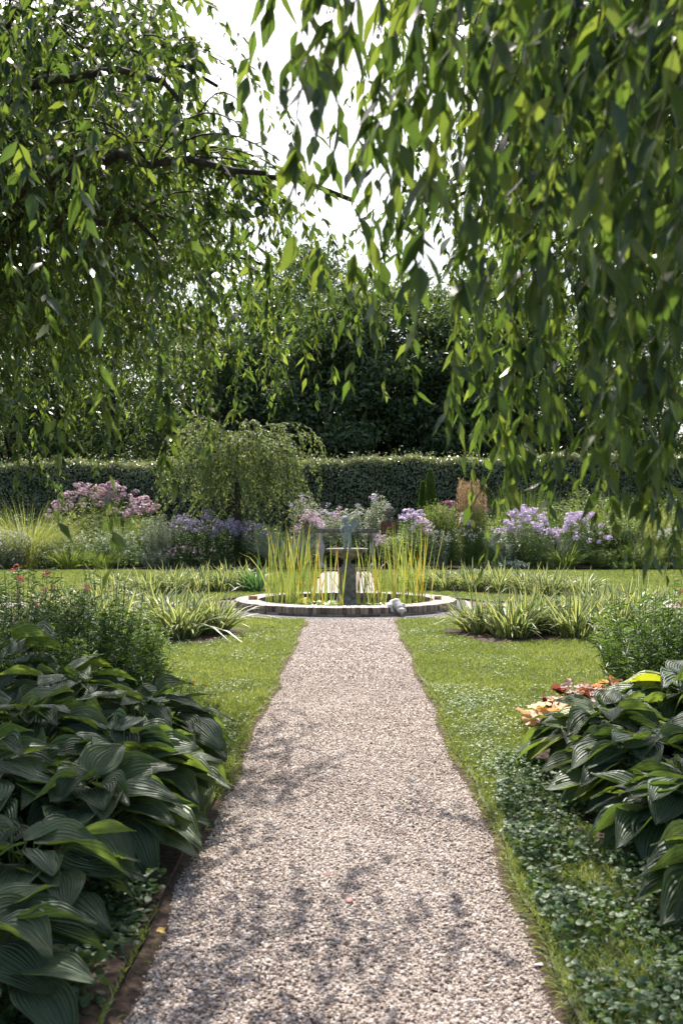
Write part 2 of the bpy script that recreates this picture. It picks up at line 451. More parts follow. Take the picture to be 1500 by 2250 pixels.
def blades(mb, base, d0, L, w, droop, segs=4, rnd=None, face=None):
    """ribbons: base (N,3), start direction d0 (N,3), length, width, droop (bending down at the tip)"""
    N = len(base)
    L = np.broadcast_to(L, (N,)); w = np.broadcast_to(w, (N,)); droop = np.broadcast_to(droop, (N,))
    d0 = unit(d0)
    t = np.linspace(0, 1, segs + 1)
    hor = d0.copy(); hor[:, 2] = 0; hor = unit(hor + 1e-4)
    P = base[:, None] + d0[:, None] * (L[:, None] * t[None])[..., None]
    P = P + hor[:, None] * ((droop * L)[:, None] * t[None] ** 2 * 0.6)[..., None]
    P[..., 2] -= (droop * L)[:, None] * t[None] ** 2.4 * 0.75
    if face is None:
        a = rng.random(N) * 2 * PI
        side = unit(np.cross(d0, np.stack([np.cos(a), np.sin(a), 0 * a], 1)))
    else:
        side = face
    prof = np.array([0.75, 1.0, 0.95, 0.7, 0.02]) if segs == 4 else np.interp(t, [0, .3, .7, 1], [.75, 1, .75, .02])
    A = P - side[:, None] * (w[:, None] * prof[None] * .5)[..., None]
    B = P + side[:, None] * (w[:, None] * prof[None] * .5)[..., None]
    nrm = np.cross(side, d0)
    C = P + nrm[:, None] * (w[:, None] * prof[None] * .12)[..., None]
    V = np.stack([A, C, B], 2)                       # N, segs+1, 3, 3
    k = (segs + 1) * 3
    q = []
    for s in range(segs):
        o = s * 3
        q += [(o, o + 1, o + 4, o + 3), (o + 1, o + 2, o + 5, o + 4)]
    q = np.array(q)
    if rnd is None: rnd = rng.random(N)
    mb.add(V.reshape(-1, 3), [(q[None] + (np.arange(N) * k)[:, None, None]).reshape(-1, 4)], np.repeat(rnd, k), np.tile(np.tile([-1, 0, 1], segs + 1), N))

# ------------------------------------------------------------------ layout
FX, FY = -0.12, 19.2               # fountain centre
RO, RI = 2.11, 1.67
RG = 3.02                          # gravel circle
PL, PR = -0.78, 0.73               # main path edges
BL, BR = -1.0, 0.62                # far path edges
C0, C1 = 18.3, 20.15               # cross path
LZ = 0.045                         # lawn surface height
BACK = 33.9                        # front of the far border

g = MB(); g.add([(-300, -60, -.06), (300, -60, -.06), (300, 500, -.06), (-300, 500, -.06)], [[(0, 1, 2, 3)]])
struct(g.build('ground', M['ground'], smooth=False))
g = MB(); g.add([(-22, -3, 0), (22, -3, 0), (22, 35, 0), (-22, 35, 0)], [[(0, 1, 2, 3)]])
struct(g.build('gravel_path', M['gravel_bed'], smooth=False), 'pale pinkish gravel path running to the round fountain')

def slab(name, outline, z0, z1, mat, side=None):
    bm = bmesh.new()
    vs = [bm.verts.new((x, y, z1)) for x, y in outline]
    f = bm.faces.new(vs)
    if f.normal.z < 0: f.normal_flip()
    ed = list(bm.edges)
    r = bmesh.ops.extrude_edge_only(bm, edges=ed)
    for v in r['geom']:
        if isinstance(v, bmesh.types.BMVert): v.co.z = z0
    for fc in bm.faces:
        if abs(fc.normal.z) < .5: fc.material_index = 1
    bmesh.ops.triangulate(bm, faces=[f_ for f_ in bm.faces if len(f_.verts) > 4])
    bmesh.ops.recalc_face_normals(bm, faces=bm.faces)
    for fc in bm.faces: fc.material_index = 1 if abs(fc.normal.z) < .5 else 0
    me = bpy.data.meshes.new(name); bm.to_mesh(me); bm.free()
    me.materials.append(mat); me.materials.append(side or mat)
    o = bpy.data.objects.new(name, me); S.collection.objects.link(o)
    return struct(o)

def arc(r, a0, a1, n):
    return [(FX + r * math.sin(a), FY + r * math.cos(a)) for a in np.linspace(a0, a1, n)]   # angle from +Y clockwise
def wob(x, y0, y1, n, amp=0.012):
    return [(x + rng.normal() * amp + .022 * math.sin(y * 1.9 + x * 5) + .012 * math.sin(y * 5.3), y) for y in np.linspace(y0, y1, n)]
def quadrant(sx, sy):
    edge = (PR if sx > 0 else PL) if sy < 0 else (BR if sx > 0 else BL)
    dx = abs(edge - FX)
    a_in = math.asin(dx / RG)
    cross = C0 if sy < 0 else C1
    a_out = math.acos((cross - FY) * sy / RG)
    if sy < 0:
        A = [PI - a * 1 for a in np.linspace(a_in + .05, a_out - .02, 24)]
    else:
        A = [a for a in np.linspace(a_in + .05, a_out - .02, 24)]
    pts = [(FX + sx * RG * math.sin(a), FY + RG * math.cos(a)) for a in A]
    y_end = -2.0 if sy < 0 else BACK
    first = pts[0]
    e = wob(edge, y_end, first[1] + sy * 0.12, 60)
    return e + pts + [(sx * 20, cross), (sx * 20, y_end)]
for sx, sy in ((-1, -1), (1, -1), (-1, 1), (1, 1)):
    slab('lawn', quadrant(sx, sy), 0.001, LZ, M['lawn_base'], M['soil'])

for e, sx in ((PL, -1), (PR, 1)):
    ys = np.linspace(-2, 16.2, 160); xe = e + .022 * np.sin(ys * 1.9 + e * 5) + .012 * np.sin(ys * 5.3)
    wd_ = .030 + .010 * np.sin(ys * 4.1 + e) + .006 * rng.normal(size=160)
    m_ = MB(); V = np.concatenate([np.column_stack([xe + sx * .01, ys, np.full(160, .018)]), np.column_stack([xe - sx * wd_, ys, np.full(160, .013)]), np.column_stack([xe - sx * (wd_ + .02), ys, np.full(160, .002)])])
    i_ = np.arange(159)[:, None]
    m_.add(V, [np.concatenate([i_ + np.array([[0, 1, 161, 160]]), i_ + np.array([[160, 161, 321, 320]])])])
    struct(m_.build('soil_edge', M['soil']))
# garden beds ------------------------------------------------------
def bed_sector(sx, sy, a0, a1, r0, r1):
    A = np.radians(np.linspace(a0, a1, 24))
    f = lambda r, a: (FX + sx * r * math.sin(a) + rng.normal() * .03, FY + sy * r * math.cos(a) + rng.normal() * .03)
    return [f(r1, a) for a in A] + [f(r0, a) for a in A[::-1]]
BEDS = [bed_sector(-1, -1, 16, 62, 4.75, 6.5), bed_sector(1, -1, 17, 62, 4.75, 6.5),
        bed_sector(-1, 1, 22, 66, 4.7, 5.9), bed_sector(1, 1, 16, 66, 4.5, 5.9)]
HL = [(-5, 1.5), (-.795, 1.5), (-.795, 3.2), (-.795, 4.2), (-.80, 5.0), (-.81, 5.6), (-.90, 6.2), (-1.15, 6.9), (-1.55, 7.4), (-1.5, 8.0), (-1.75, 8.6), (-2.2, 10.2), (-3.2, 11.2), (-5, 11.5)]
HR = [(5, 1.5), (1.35, 1.5), (1.3, 3.0), (1.25, 4.6), (1.15, 5.6), (1.10, 6.5), (1.28, 7.3), (1.6, 8.4), (2.3, 9.6), (3.4, 10.4), (5, 11.0)]
BEDS += [HL, HR]
for b in BEDS:
    slab('garden_bed', b, LZ - .01, LZ + .008, M['soil'])
slab('garden_bed', [(-22, BACK - .15), (22, BACK - .15), (22, 60), (-22, 60)], -.03, LZ + .012, M['soil'])

def inpoly(x, y, poly):
    c = np.zeros(len(x), bool); n = len(poly)
    for i in range(n):
        x0, y0 = poly[i]; x1, y1 = poly[i - 1]
        m = ((y0 > y) != (y1 > y)) & (x < (x1 - x0) * (y - y0) / ((y1 - y0) + 1e-12) + x0)
        c ^= m
    return c
def wobble(e, y): return .022 * np.sin(y * 1.9 + e * 5) + .012 * np.sin(y * 5.3)
def is_lawn(x, y):
    r = np.hypot(x - FX, y - FY)
    ok = (r > RG + .01) & ~((y > C0) & (y < C1)) & (y < BACK - .1)
    near = y < FY
    ok &= np.where(near, (x < PL - .004 + wobble(PL, y)) | (x > PR + .004 + wobble(PR, y)), (x < BL - .01) | (x > BR + .01))
    for b in BEDS: ok &= ~inpoly(x, y, b)
    return ok
def sample_xy(xr, yr, dens):
    n = int((xr[1] - xr[0]) * (yr[1] - yr[0]) * dens)
    return rng.uniform(*xr, n), rng.uniform(*yr, n)

# lawn grass ------------------------------------------------------
mb = MB()
for (y0, y1, dens, w, h) in ((2.5, 6, 9000, .0045, .045), (6, 9, 6500, .006, .045), (9, 13, 3600, .008, .045), (13, 18.4, 1900, .011, .042), (19, 34, 700, .02, .045)):
    xr = (-max(3.5, .40 * y1), max(3.5, .40 * y1)) if y0 < 19 else (-12, 12)
    x, y = sample_xy(xr, (y0, y1), dens)
    k = is_lawn(x, y) & (np.abs(x) < y * .38 + .4); x, y = x[k], y[k]
    N = len(x)
    d = np.stack([rng.normal(0, .45, N), rng.normal(0, .45, N), np.ones(N)], 1)
    patch = 0.5 + 0.5 * np.sin(x * 2.3 + np.sin(y * 1.7) * 2) * np.cos(y * 1.9 + x)
    hh = h * rng.uniform(.5, 1.25, N) * (0.75 + .4 * patch)
    L = hh; d = unit(d)
    a = rng.random(N) * 2 * PI
    side = unit(np.cross(d, np.stack([np.cos(a), np.sin(a), 0 * a], 1))) * (w * rng.uniform(.6, 1.2, N))[:, None] * .5
    b = np.stack([x, y, np.full(N, LZ)], 1)
    mid = b + d * (L * .55)[:, None]
    tip = b + d * L[:, None] + np.stack([d[:, 0], d[:, 1], -.3 * np.ones(N)], 1) * (L * .35)[:, None]
    V = np.stack([b - side, b + side, mid + side * .8, mid - side * .8, tip], 1).reshape(-1, 3)
    o = (np.arange(N) * 5)[:, None]
    mb.add(V, [o + np.array([[0, 1, 2, 3]]), o + np.array([[3, 2, 4]])], np.repeat(np.clip(rng.random(N) * .7 + patch * .3, 0, 1), 5))
tag(mb.build('grass', M['grass']), 'short sunlit lawn grass on both sides of the gravel path', 'grass', kind='stuff')
# shaggy fringe at the cut lawn edges
mb = MB()
for sx, e in ((-1, PL), (1, PR)):
    y = rng.uniform(2.8, 16.2, 5500); y = y[rng.random(len(y)) < 1 / (1 + .05 * y)]
    N = len(y); x = e + sx * rng.uniform(-.03, .035, N) + .022 * np.sin(y * 1.9 + e * 5) + .012 * np.sin(y * 5.3)
    ok = ~inpoly(x + sx * .05, y, HL if sx < 0 else HR); x, y = x[ok], y[ok]; N = len(y)
    d = np.stack([-sx * rng.uniform(-.3, 1.0, N), rng.normal(0, .5, N), rng.uniform(.1, 1, N)], 1)
    blades(mb, np.stack([x, y, np.full(N, LZ - .01)], 1), d, rng.uniform(.02, .055, N), .005, .6, 2)
tag(mb.build('grass', M['grass']), 'shaggy grass fringe hanging over the cut lawn edge', 'grass', kind='stuff')

# clover in the lawn and violets along the right edge ---------------
mb = MB()
pts = []
for _ in range(260):
    sx = -1 if rng.random() < .35 else 1
    cx = sx * rng.uniform(.8, 2.6); cy = rng.uniform(5.3, 14.5)
    if sx > 0 and rng.random() < .55: cx = .8 + abs(rng.normal(0, .3)); cy = rng.uniform(5, 9.5)
    n = rng.integers(15, 60)
    pts.append(np.stack([cx + rng.normal(0, .10, n), cy + rng.normal(0, .14, n)], 1))
pts = np.concatenate(pts); k = is_lawn(pts[:, 0], pts[:, 1]); pts = pts[k]
N = len(pts)
P = np.column_stack([pts, LZ + rng.uniform(.03, .055, N)])
mb.inst(TROUND, P, frames(rand_dirs(N) * [1, 1, .2], rand_dirs(N, 3)), rng.uniform(.010, .020, N))
tag(mb.build('clover', M['clover']), 'clover leaves scattered through the lawn', 'clover', kind='stuff')
mb = MB()
def violets(mb, poly, n, s0, s1, h):
    xs = [p[0] for p in poly]; ys = [p[1] for p in poly]
    x = rng.uniform(min(xs), max(xs), n * 2); y = rng.uniform(min(ys), max(ys), n * 2)
    k = inpoly(x, y, poly) & (rng.random(len(x)) < .55 + .5 * np.sin(x * 7 + y * 3) * np.sin(y * 5 - x * 4)); x, y = x[k][:n], y[k][:n]; N = len(x)
    P = np.column_stack([x, y, LZ + rng.uniform(.01, h, N) * (1 + .5 * np.sin(x * 9) * np.sin(y * 7))])
    mb.inst(TROUND, P, frames(rand_dirs(N) * [1, 1, .3], rand_dirs(N, 2.2)), rng.uniform(s0, s1, N))
violets(mb, [(.74, 2.8), (1.6, 2.8), (1.6, 5.0), (1.35, 5.4), (1.15, 6.6), (.95, 6.6), (.80, 5.6), (.76, 5.0)], 9500, .014, .032, .085)
violets(mb, [(-.80, 3.2), (-1.1, 3.0), (-1.2, 4.4), (-.80, 4.3)], 1300, .02, .04, .06)
violets(mb, [(-.80, 5.9), (-1.0, 5.9), (-1.3, 8.2), (-.82, 7.6)], 1200, .012, .026, .06)
tag(mb.build('violets', M['violet']), 'round leaved violets covering the ground beside the right hostas', 'violets', kind='stuff')

# gravel stones ----------------------------------------------------
mb = MB()
for (y0, y1, dens, s0, s1) in ((2.4, 4.4, 10500, .007, .020), (4.4, 7, 8500, .007, .020), (7, 11, 5000, .009, .020), (11, 17, 2000, .013, .027)):
    x, y = sample_xy((PL - .04, PR + .04), (y0, y1), dens)
    N = len(x)
    s = s0 + (s1 - s0) * rng.random(N) ** 1.8
    P = np.column_stack([x, y, rng.uniform(-.001, .006, N)])
    kin = (x > PL + .02 + wobble(PL, y)) & (x < PR - .02 + wobble(PR, y)); x, y, s, P = x[kin], y[kin], s[kin], P[kin]; N = len(x)
    pt = np.sin(x * 2.7 + np.sin(y * 1.1) * 2) * np.sin(y * 1.6 + x * 1.3) + .5 * np.sin(x * 9 + y * 4) * np.sin(y * 7 - x * 3)
    drop = rng.random(N) < .18 * np.clip(pt, 0, 1); P[drop, 2] -= .012
    mb.inst(PEB, P, frames(rand_dirs(N) * [1, 1, .25], rand_dirs(N, 2.2)), np.stack([s * rng.uniform(.6, 1.3, N), s, s * rng.uniform(.5, 1.3, N)], 1), np.clip(rng.random(N) ** (1.0 + .45 * pt), 0, 1))
n = 26000
r = np.sqrt(rng.uniform((RO + .02) ** 2, RG ** 2, n)); a = rng.uniform(0, 2 * PI, n)
P = np.column_stack([FX + r * np.cos(a), FY + r * np.sin(a), rng.uniform(-.001, .004, n)])
s = rng.uniform(.014, .026, n)
mb.inst(PEB, P, frames(rand_dirs(n) * [1, 1, .25], rand_dirs(n, 2.2)), s)
tag(mb.build('gravel', M['pebble'], smooth=False), 'loose pale pinkish gravel stones covering the garden path', 'gravel', kind='stuff')

# ------------------------------------------------------------------ fountain
bas = thing('fountain_basin', 'low round pond basin of upright weathered bricks with a pale coping', 'pond basin', (FX, FY, 0))
nb = 178
mb = MB()
for k in range(nb):
    a0 = 2 * PI * k / nb + rng.normal() * .001; a1 = a0 + 2 * PI / nb * .88
    ro = RO + rng.normal() * .006; ri = RI + rng.normal() * .004
    z0, z1 = .055, .168 + rng.normal() * .0025
    am = [a0, (a0 + a1) / 2, a1]
    b_ = .006
    V = []
    for (r, z) in ((ro, z0), (ro, z1 - b_), (ro - b_, z1), (ri + b_, z1), (ri, z1 - b_), (ri, z0)):
        V += [(FX + r * math.cos(a), FY + r * math.sin(a), z) for a in (a0, a1)]
    F = [(2 * i, 2 * i + 1, 2 * i + 3, 2 * i + 2) for i in range(5)]
    caps = [tuple(range(0, 12, 2)), tuple(range(11, 0, -2))]
    mb.add(V, [F, caps], rng.random())
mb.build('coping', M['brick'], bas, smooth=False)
mb = MB(); mb.lathe([(RO - .012, 0), (RO - .012, .158), (RI + .012, .158), (RI + .012, -.05)], (FX, FY, 0), 128)
mb.build('mortar_core', M['mortar'], bas, smooth=False)
mb = MB(); nb2 = 44
for k in range(nb2):
    a0 = 2 * PI * k / nb2; a1 = a0 + 2 * PI / nb2 * .96; ro = RO + .012 + rng.normal() * .01
    aa = np.linspace(a0, a1, 4); V = []
    for z in (0.0, .052 + rng.normal() * .003):
        V += [(FX + ro * math.cos(a), FY + ro * math.sin(a), z) for a in aa]
    V += [(FX + (RO - .03) * math.cos(a), FY + (RO - .03) * math.sin(a), V[4][2]) for a in aa]
    mb.add(V, [[(i, i + 1, i + 5, i + 4) for i in range(3)] + [(i + 4, i + 5, i + 9, i + 8) for i in range(3)]], rng.random())
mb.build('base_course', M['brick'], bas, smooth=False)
mb = MB(); ns = 26
for k in range(ns):
    a0 = 2 * PI * k / ns; a1 = a0 + 2 * PI / ns * .985; r1 = RO + .30 + rng.normal() * .02
    aa = np.linspace(a0, a1, 5)
    V = [(FX + RO * .99 * math.cos(a), FY + RO * .99 * math.sin(a), .012) for a in aa] + [(FX + r1 * math.cos(a), FY + r1 * math.sin(a), .010) for a in aa]
    mb.add(V, [[(i, i + 5, i + 6, i + 1) for i in range(4)]], rng.random())
struct(mb.build('paving', M['slate'], smooth=False))
mb = MB(); mb.lathe([(0.001, .045), (RI + .02, .045)], (FX, FY, 0), 64)
struct(mb.build('water', M['water']))

ped = thing('fountain_pedestal', 'weathered stone fountain pedestal carrying a wide shallow bowl', 'fountain', (FX + .03, FY, 0))
mb = MB(); mb.lathe([(.27, 0), (.26, .07), (.22, .12), (.195, .20), (.178, .30), (.172, .62), (.185, .66), (.19, .70), (.165, .74), (.11, .78), (.07, .84), (.065, .90), (.09, .935)], (FX + .03, FY, 0), 24)
mb.build('column', M['stone'], ped)
mb = MB(); mb.lathe([(.09, .93), (.13, .95), (.20, .965), (.27, 1.00), (.30, 1.04), (.31, 1.06), (.36, 1.075), (.395, 1.10), (.40, 1.13), (.375, 1.14), (.34, 1.12), (.2, 1.09), (.001, 1.08)], (FX + .03, FY, 0), 32, wob=.01)
mb.build('bowl', M['stone'], ped)

def figure(name, chains, blobs, mat, voxel, parent=None, loc=(0, 0, 0), extra=None):
    m = MB()
    for pts, rr in chains:
        pts = np.array(pts, float)
        m.tube(pts, rr, 10)
        for p, r in zip(pts, rr): m.sphere(p, r, 10, 8)
    for c, s in blobs: m.sphere(c, s, 14, 10)
    if extra: extra(m)
    o = m.build(name, mat, parent)
    if parent is None: o.location = loc
    md = o.modifiers.new('remesh', 'REMESH'); md.mode = 'VOXEL'; md.voxel_size = voxel; md.use_smooth_shade = True
    sm = o.modifiers.new('smooth', 'SMOOTH'); sm.iterations = 3; sm.factor = .5
    return o
sx0, sy0, sz0 = FX + .03, FY, 1.085
st = thing('cherub_statue', 'small verdigris winged cherub statue standing on the fountain bowl', 'statue', (sx0, sy0, sz0))
O = np.array([sx0, sy0, sz0])
figure('body', [
    ([O + (-.04, 0, .05), O + (-.045, 0, .16), O + (-.035, .0, .28)], [.034, .036, .05]),
    ([O + (.045, .01, .05), O + (.05, -.02, .16), O + (.03, .0, .28)], [.034, .04, .052]),
    ([O + (0, 0, .27), O + (.0, .0, .36), O + (-.005, 0, .46), O + (-.03, -.01, .52)], [.07, .065, .072, .035]),
    ([O + (-.065, 0, .47), O + (-.12, -.03, .40), O + (-.09, -.07, .33)], [.028, .024, .02]),
    ([O + (.06, 0, .47), O + (.10, -.04, .38), O + (.02, -.085, .36)], [.028, .024, .02]),
    ([O + (-.04, 0, .05), O + (-.065, -.03, .03)], [.03, .022]), ([O + (.045, 0, .05), O + (.04, -.04, .03)], [.03, .022]),
], [(O + (-.045, -.01, .60), (.062, .066, .07)), (O + (-.03, .02, .625), (.068, .066, .062)), (O + (-.10, -.03, .59), (.016, .016, .016)), (O + (-.085, -.03, .565), (.02, .02, .02)),
    (O + (0, 0, .02), (.13, .11, .03))], M['verdigris'], .009, st)
mb = MB()
for s, dx in ((1, .0),):
    n = 9
    for k in range(n):
        t = k / (n - 1)
        p0 = O + (.05 * s * (1 if s > 0 else .6), .055, .50)
        d = unit(np.array([[s * (.75 - .2 * t), .35, .75 - 1.9 * t]]))
        mb.inst(T_leaf(w=.34, fold=.1, curl=.1, rows=4), (p0 + np.array([s * .03 * t, .006 * k, .02 - .03 * t]))[None], frames(d, np.array([[0, -1, .1]])), (.20 - .05 * t) * (1 if s > 0 else .7))
mb.build('wing', M['verdigris'], st)

# stone animal ornament on the rim
a = rad(-64)
fr = np.array([FX + 1.93 * math.cos(a), FY + 1.93 * math.sin(a), .17])
out = np.array([math.cos(a), math.sin(a), 0]); sd = np.array([-out[1], out[0], 0]); up = np.array([0, 0, 1.0])
q = lambda o_, s_, u_: fr + out * o_ + sd * s_ + up * u_
fo = thing('stone_frog', 'pale stone frog ornament leaning over the brick basin rim', 'garden ornament', tuple(fr))
figure('body', [([q(-.05, 0, .05), q(.10, 0, .06), q(.22, 0, -.02)], [.06, .085, .07]),
                ([q(.0, -.09, .03), q(.12, -.13, .02), q(.20, -.13, -.08)], [.04, .035, .022]),
                ([q(.0, .09, .03), q(.12, .13, .02), q(.20, .13, -.08)], [.04, .035, .022])],
       [(q(.27, 0, -.06), (.075, .075, .055)), (q(.25, -.045, .0), (.022,) * 3), (q(.25, .045, .0), (.022,) * 3), (q(.30, 0, -.12), (.02, .02, .05))], M['pale_stone'], .012, fo)

# two loose bricks on the rim
for px, lab, cc in ((556, 'single loose brown brick lying on the left side of the basin rim', 1), (961, 'single loose brown brick lying on the right side of the basin rim', 2)):
    D = 19.0; x = at(px, D)
    mb = MB(); mb.box((x, D, .168 + .034), (.165 if cc == 1 else .13, .10, .065), .15 * (1 if cc == 1 else -1))
    o = mb.build('brick', M['red_brick'] if False else M['terracotta'], smooth=False)
    md = o.modifiers.new('bevel', 'BEVEL'); md.width = .004; md.segments = 2
    tag(o, lab, 'brick')

# reeds
REEDS = [(678, .2, 12, 'thin one left of the pedestal'), (816, .3, 12, 'thin one between pedestal and right groups'), (600, -.5, 22, 'leftmost'), (625, .2, 22, 'second from the left'), (655, -.3, 22, 'third from the left'), (698, .5, 13, 'just left of the pedestal'),
         (720, -1.0, 8, 'in front and left of the pedestal'), (748, -1.25, 6, 'right in front of the pedestal'), (800, -.6, 12, 'just right of the pedestal'),
         (838, .1, 22, 'third from the right'), (872, -.8, 26, 'second from the right'), (895, .4, 20, 'behind the second from the right'), (925, -.1, 20, 'rightmost')]
for px, dy, n, w_ in REEDS:
    D = FY + dy; x = at(px, D)
    t = thing('reed_clump', 'tall yellow green reeds in the basin, ' + w_, 'reeds', (x, D, .04), 'reed clumps in the pond basin')
    mb = MB(); n = int(n * .95)
    b = np.column_stack([x + rng.normal(0, .07, n), D + rng.normal(0, .09, n), np.full(n, .03)])
    d = np.column_stack([rng.normal(0, .085, n), rng.normal(0, .085, n), np.ones(n)])
    a = rng.normal(0, .5, n)
    face = unit(np.column_stack([np.cos(a), np.sin(a), 0 * a]))
    L = rng.uniform(.85, 1.78, n) * (1.0 if abs(px - 760) > 80 else .80)
    blades(mb, b, d, L, rng.uniform(.012, .024, n), np.where(rng.random(n) < .16, .5, .04), 4, face=face)
    mb.build('leaves', M['reed'], t)
# lily pads
for px, dy, r_, lab in ((655, .45, .15, 'behind the left reeds'), (672, -.35, .17, 'left of the pedestal near the rim'), (690, .1, .16, 'left of the pedestal'), (708, -.75, .18, 'close to the front rim'),
                        (640, -.75, .15, 'at the front left rim'), (728, -.3, .15, 'touching the pedestal on its left'), (800, -.55, .15, 'right of the pedestal'), (822, -.1, .17, 'between the pedestal and the right reeds'),
                        (842, -.75, .16, 'at the front right rim'), (866, -.3, .15, 'among the right reeds')):
    D = FY + dy; x = at(px, D)
    t = thing('water_lily', 'floating yellow green water lily leaves ' + lab, 'water lily', (x, D, .05), 'water lilies in the basin')
    mb = MB(); n = 6
    P = np.column_stack([x + rng.normal(0, r_ * .7, n), D + rng.normal(0, r_ * .7, n), rng.uniform(.052, .11, n)])
    rr = np.hypot(P[:, 0] - FX, P[:, 1] - FY); k = rr < RI - .12
    n = k.sum(); P = P[k]
    if n: mb.inst(TROUND, P, frames(rand_dirs(n) * [1, 1, .15], rand_dirs(n, 4)), rng.uniform(.14, .24, n))
    mb.build('pads', M['lily_pad'], t)

# ------------------------------------------------------------------ iris clumps
def iris(x, y, n, H, R, label, group, mat='iris', z=LZ):
    t = thing('iris_plant', label, 'iris', (x, y, z), group)
    mb = MB()
    a = rng.random(n) * 2 * PI; r = R * np.sqrt(rng.random(n)) * .55
    b = np.column_stack([x + r * np.cos(a), y + r * np.sin(a), np.full(n, z)])
    a2 = a + rng.normal(0, .5, n)
    lean = rng.uniform(.08, 1.0, n) * (r / (.55 * R)) ** .5
    d = np.column_stack([np.cos(a2) * lean, np.sin(a2) * lean, np.ones(n)])
    a3 = a2 + rng.normal(0, .7, n)
    face = unit(np.column_stack([-np.sin(a3) , np.cos(a3), 0 * a3]))
    L = H * rng.uniform(.6, 1.15, n)
    blades(mb, b, d, L, rng.uniform(.030, .052, n), np.clip(rng.normal(.24, .18, n) + lean * .45, 0, 1.1), 4, face=face)
    mb.build('leaves', M[mat], t)
ORD = ['first', 'second', 'third', 'fourth', 'fifth', 'sixth', 'seventh', 'eighth', 'ninth', 'tenth', 'eleventh', 'twelfth']
def iris_bed(sx, sy, spec, where, H, n):
    for k, (a, r) in enumerate(spec):
        a = rad(a)
        x = FX + sx * r * math.sin(a); y = FY + sy * r * math.cos(a)
        iris(x, y, n, H * rng.uniform(.9, 1.12), .44, '%s yellow striped iris clump from the path in the %s lawn bed' % (ORD[k], where), 'striped irises in the %s lawn bed' % where)
iris_bed(-1, -1, [(21, 5.3), (22, 6.0), (27, 5.5), (31, 6.2), (33, 5.3), (38, 6.1), (40, 5.3), (46, 5.9), (48, 5.2), (55, 5.7)], 'near left', .76, 150)
iris_bed(1, -1, [(22, 5.2), (23, 5.9), (28, 5.6), (31, 6.2), (34, 5.4), (39, 6.2), (41, 5.4), (47, 5.9), (49, 5.2), (56, 5.7)], 'near right', .74, 150)
iris_bed(-1, 1, [(27, 4.95), (31, 5.4), (36, 5.0), (40, 5.5), (43, 5.0), (47, 5.6), (51, 5.1), (54, 5.6), (58, 5.1), (62, 5.7)], 'far left', .72, 90)
iris_bed(1, 1, [(20, 4.85), (24, 5.4), (28, 4.9), (32, 5.4), (36, 5.0), (40, 5.5), (44, 5.0), (48, 5.5), (52, 5.1), (56, 5.6), (60, 5.1), (64, 5.7)], 'far right', .72, 90)
iris(at(565, 23.0), 23.0, 34, .80, .25, 'plain green iris clump beside the left reeds behind the basin', None, 'iris_green')
iris(at(548, 23.2), 23.3, 30, .72, .25, 'plain blue green iris clump at the path end of the far left bed', None, 'iris_green')

# ------------------------------------------------------------------ hostas
def T_hosta(nu=17, nv=11, cup=.10, drop=.24, wav=.02, skew=0, wd=.38):
    vs, us = [], []
    for j in range(nv):
        t = j / (nv - 1)
        w = wd * (np.sin(PI * min(1, (t + .015)) ** .62)) ** .8 if 0 < t < 1 else 0.006
        for i in range(nu):
            u = -1 + 2 * i / (nu - 1)
            x = u * w
            ycurve = t - .10 * abs(u) ** 1.5 * (1 - t) * (1 if t < .5 else .6) + .0
            z = cup * abs(u) ** 1.1 * w * 2.2 - drop * t ** 2 + .012 * math.cos(u * 4 * PI) * min(1, w * 4) + wav * math.sin(t * 9 + u * 3) * abs(u)
            vs.append((x + skew * t * t, ycurve, z)); us.append(u)
    q = []
    for j in range(nv - 1):
        for i in range(nu - 1):
            a = j * nu + i
            q.append((a, a + 1, a + nu + 1, a + nu))
    return np.array(vs, float), [q], np.array(us, float)
THOSTAS = [T_hosta(), T_hosta(cup=.2, drop=.12, wav=.035, skew=.08), T_hosta(cup=-.03, drop=.34, wav=.03, skew=-.10, wd=.41), T_hosta(cup=.32, drop=.2, wav=.045, skew=.05, wd=.34)]
def hosta(x, y, R, H, n, label, L=.26, bias=(0, 0)):
    t = thing('hosta', label, 'hosta', (x, y, LZ), 'hostas beside the path')
    lm, pm = MB(), MB()
    k = np.arange(n) + .5
    e = np.sqrt(k / n)                                # 0 centre .. 1 rim
    a = k * 2.39996 + rng.normal(0, .25, n)
    r = R * e * rng.uniform(.85, 1.1, n)
    z = LZ + H * np.sqrt(np.clip(1 - (e * .93) ** 2, 0, 1)) * rng.uniform(.85, 1.12, n) + .03
    hx = np.cos(a) + bias[0]; hy = np.sin(a) + bias[1]
    # leaf base sits inside the mound, blade reaches outward and hangs
    P = np.column_stack([x + r * np.cos(a) * .78, y + r * np.sin(a) * .78, z])
    slope = .34 - .62 * e + rng.normal(0, .15, n)
    a2 = np.arctan2(hy, hx) + rng.normal(0, .3, n)
    d = np.column_stack([np.cos(a2), np.sin(a2), slope])
    nn = np.column_stack([np.cos(a2) * .35 + rng.normal(0, .22, n), np.sin(a2) * .35 + rng.normal(0, .22, n), np.ones(n)])
    Ls = L * rng.uniform(.78, 1.2, n)
    F_ = frames(d, nn); kk = rng.integers(0, 4, n); SS = np.stack([Ls * rng.uniform(.85, 1.15, n), Ls, Ls * rng.uniform(.7, 1.4, n)], 1)
    for q_ in range(4): lm.inst(THOSTAS[q_], P[kk == q_], F_[kk == q_], SS[kk == q_])
    for i in range(n):
        c = np.array([x + rng.normal() * .04, y + rng.normal() * .04, LZ])
        m_ = (c + P[i]) / 2 + np.array([0, 0, .06])
        pm.tube([c, m_, P[i]], [.006, .005, .004], 4)
    lm.build('leaves', M['hosta'], t)
    pm.build('stalks', M['petiole'], t)
hosta(-1.28, 6.2, .50, .44, 80, 'broad green hosta at the far end of the left group beside the lawn', .24)
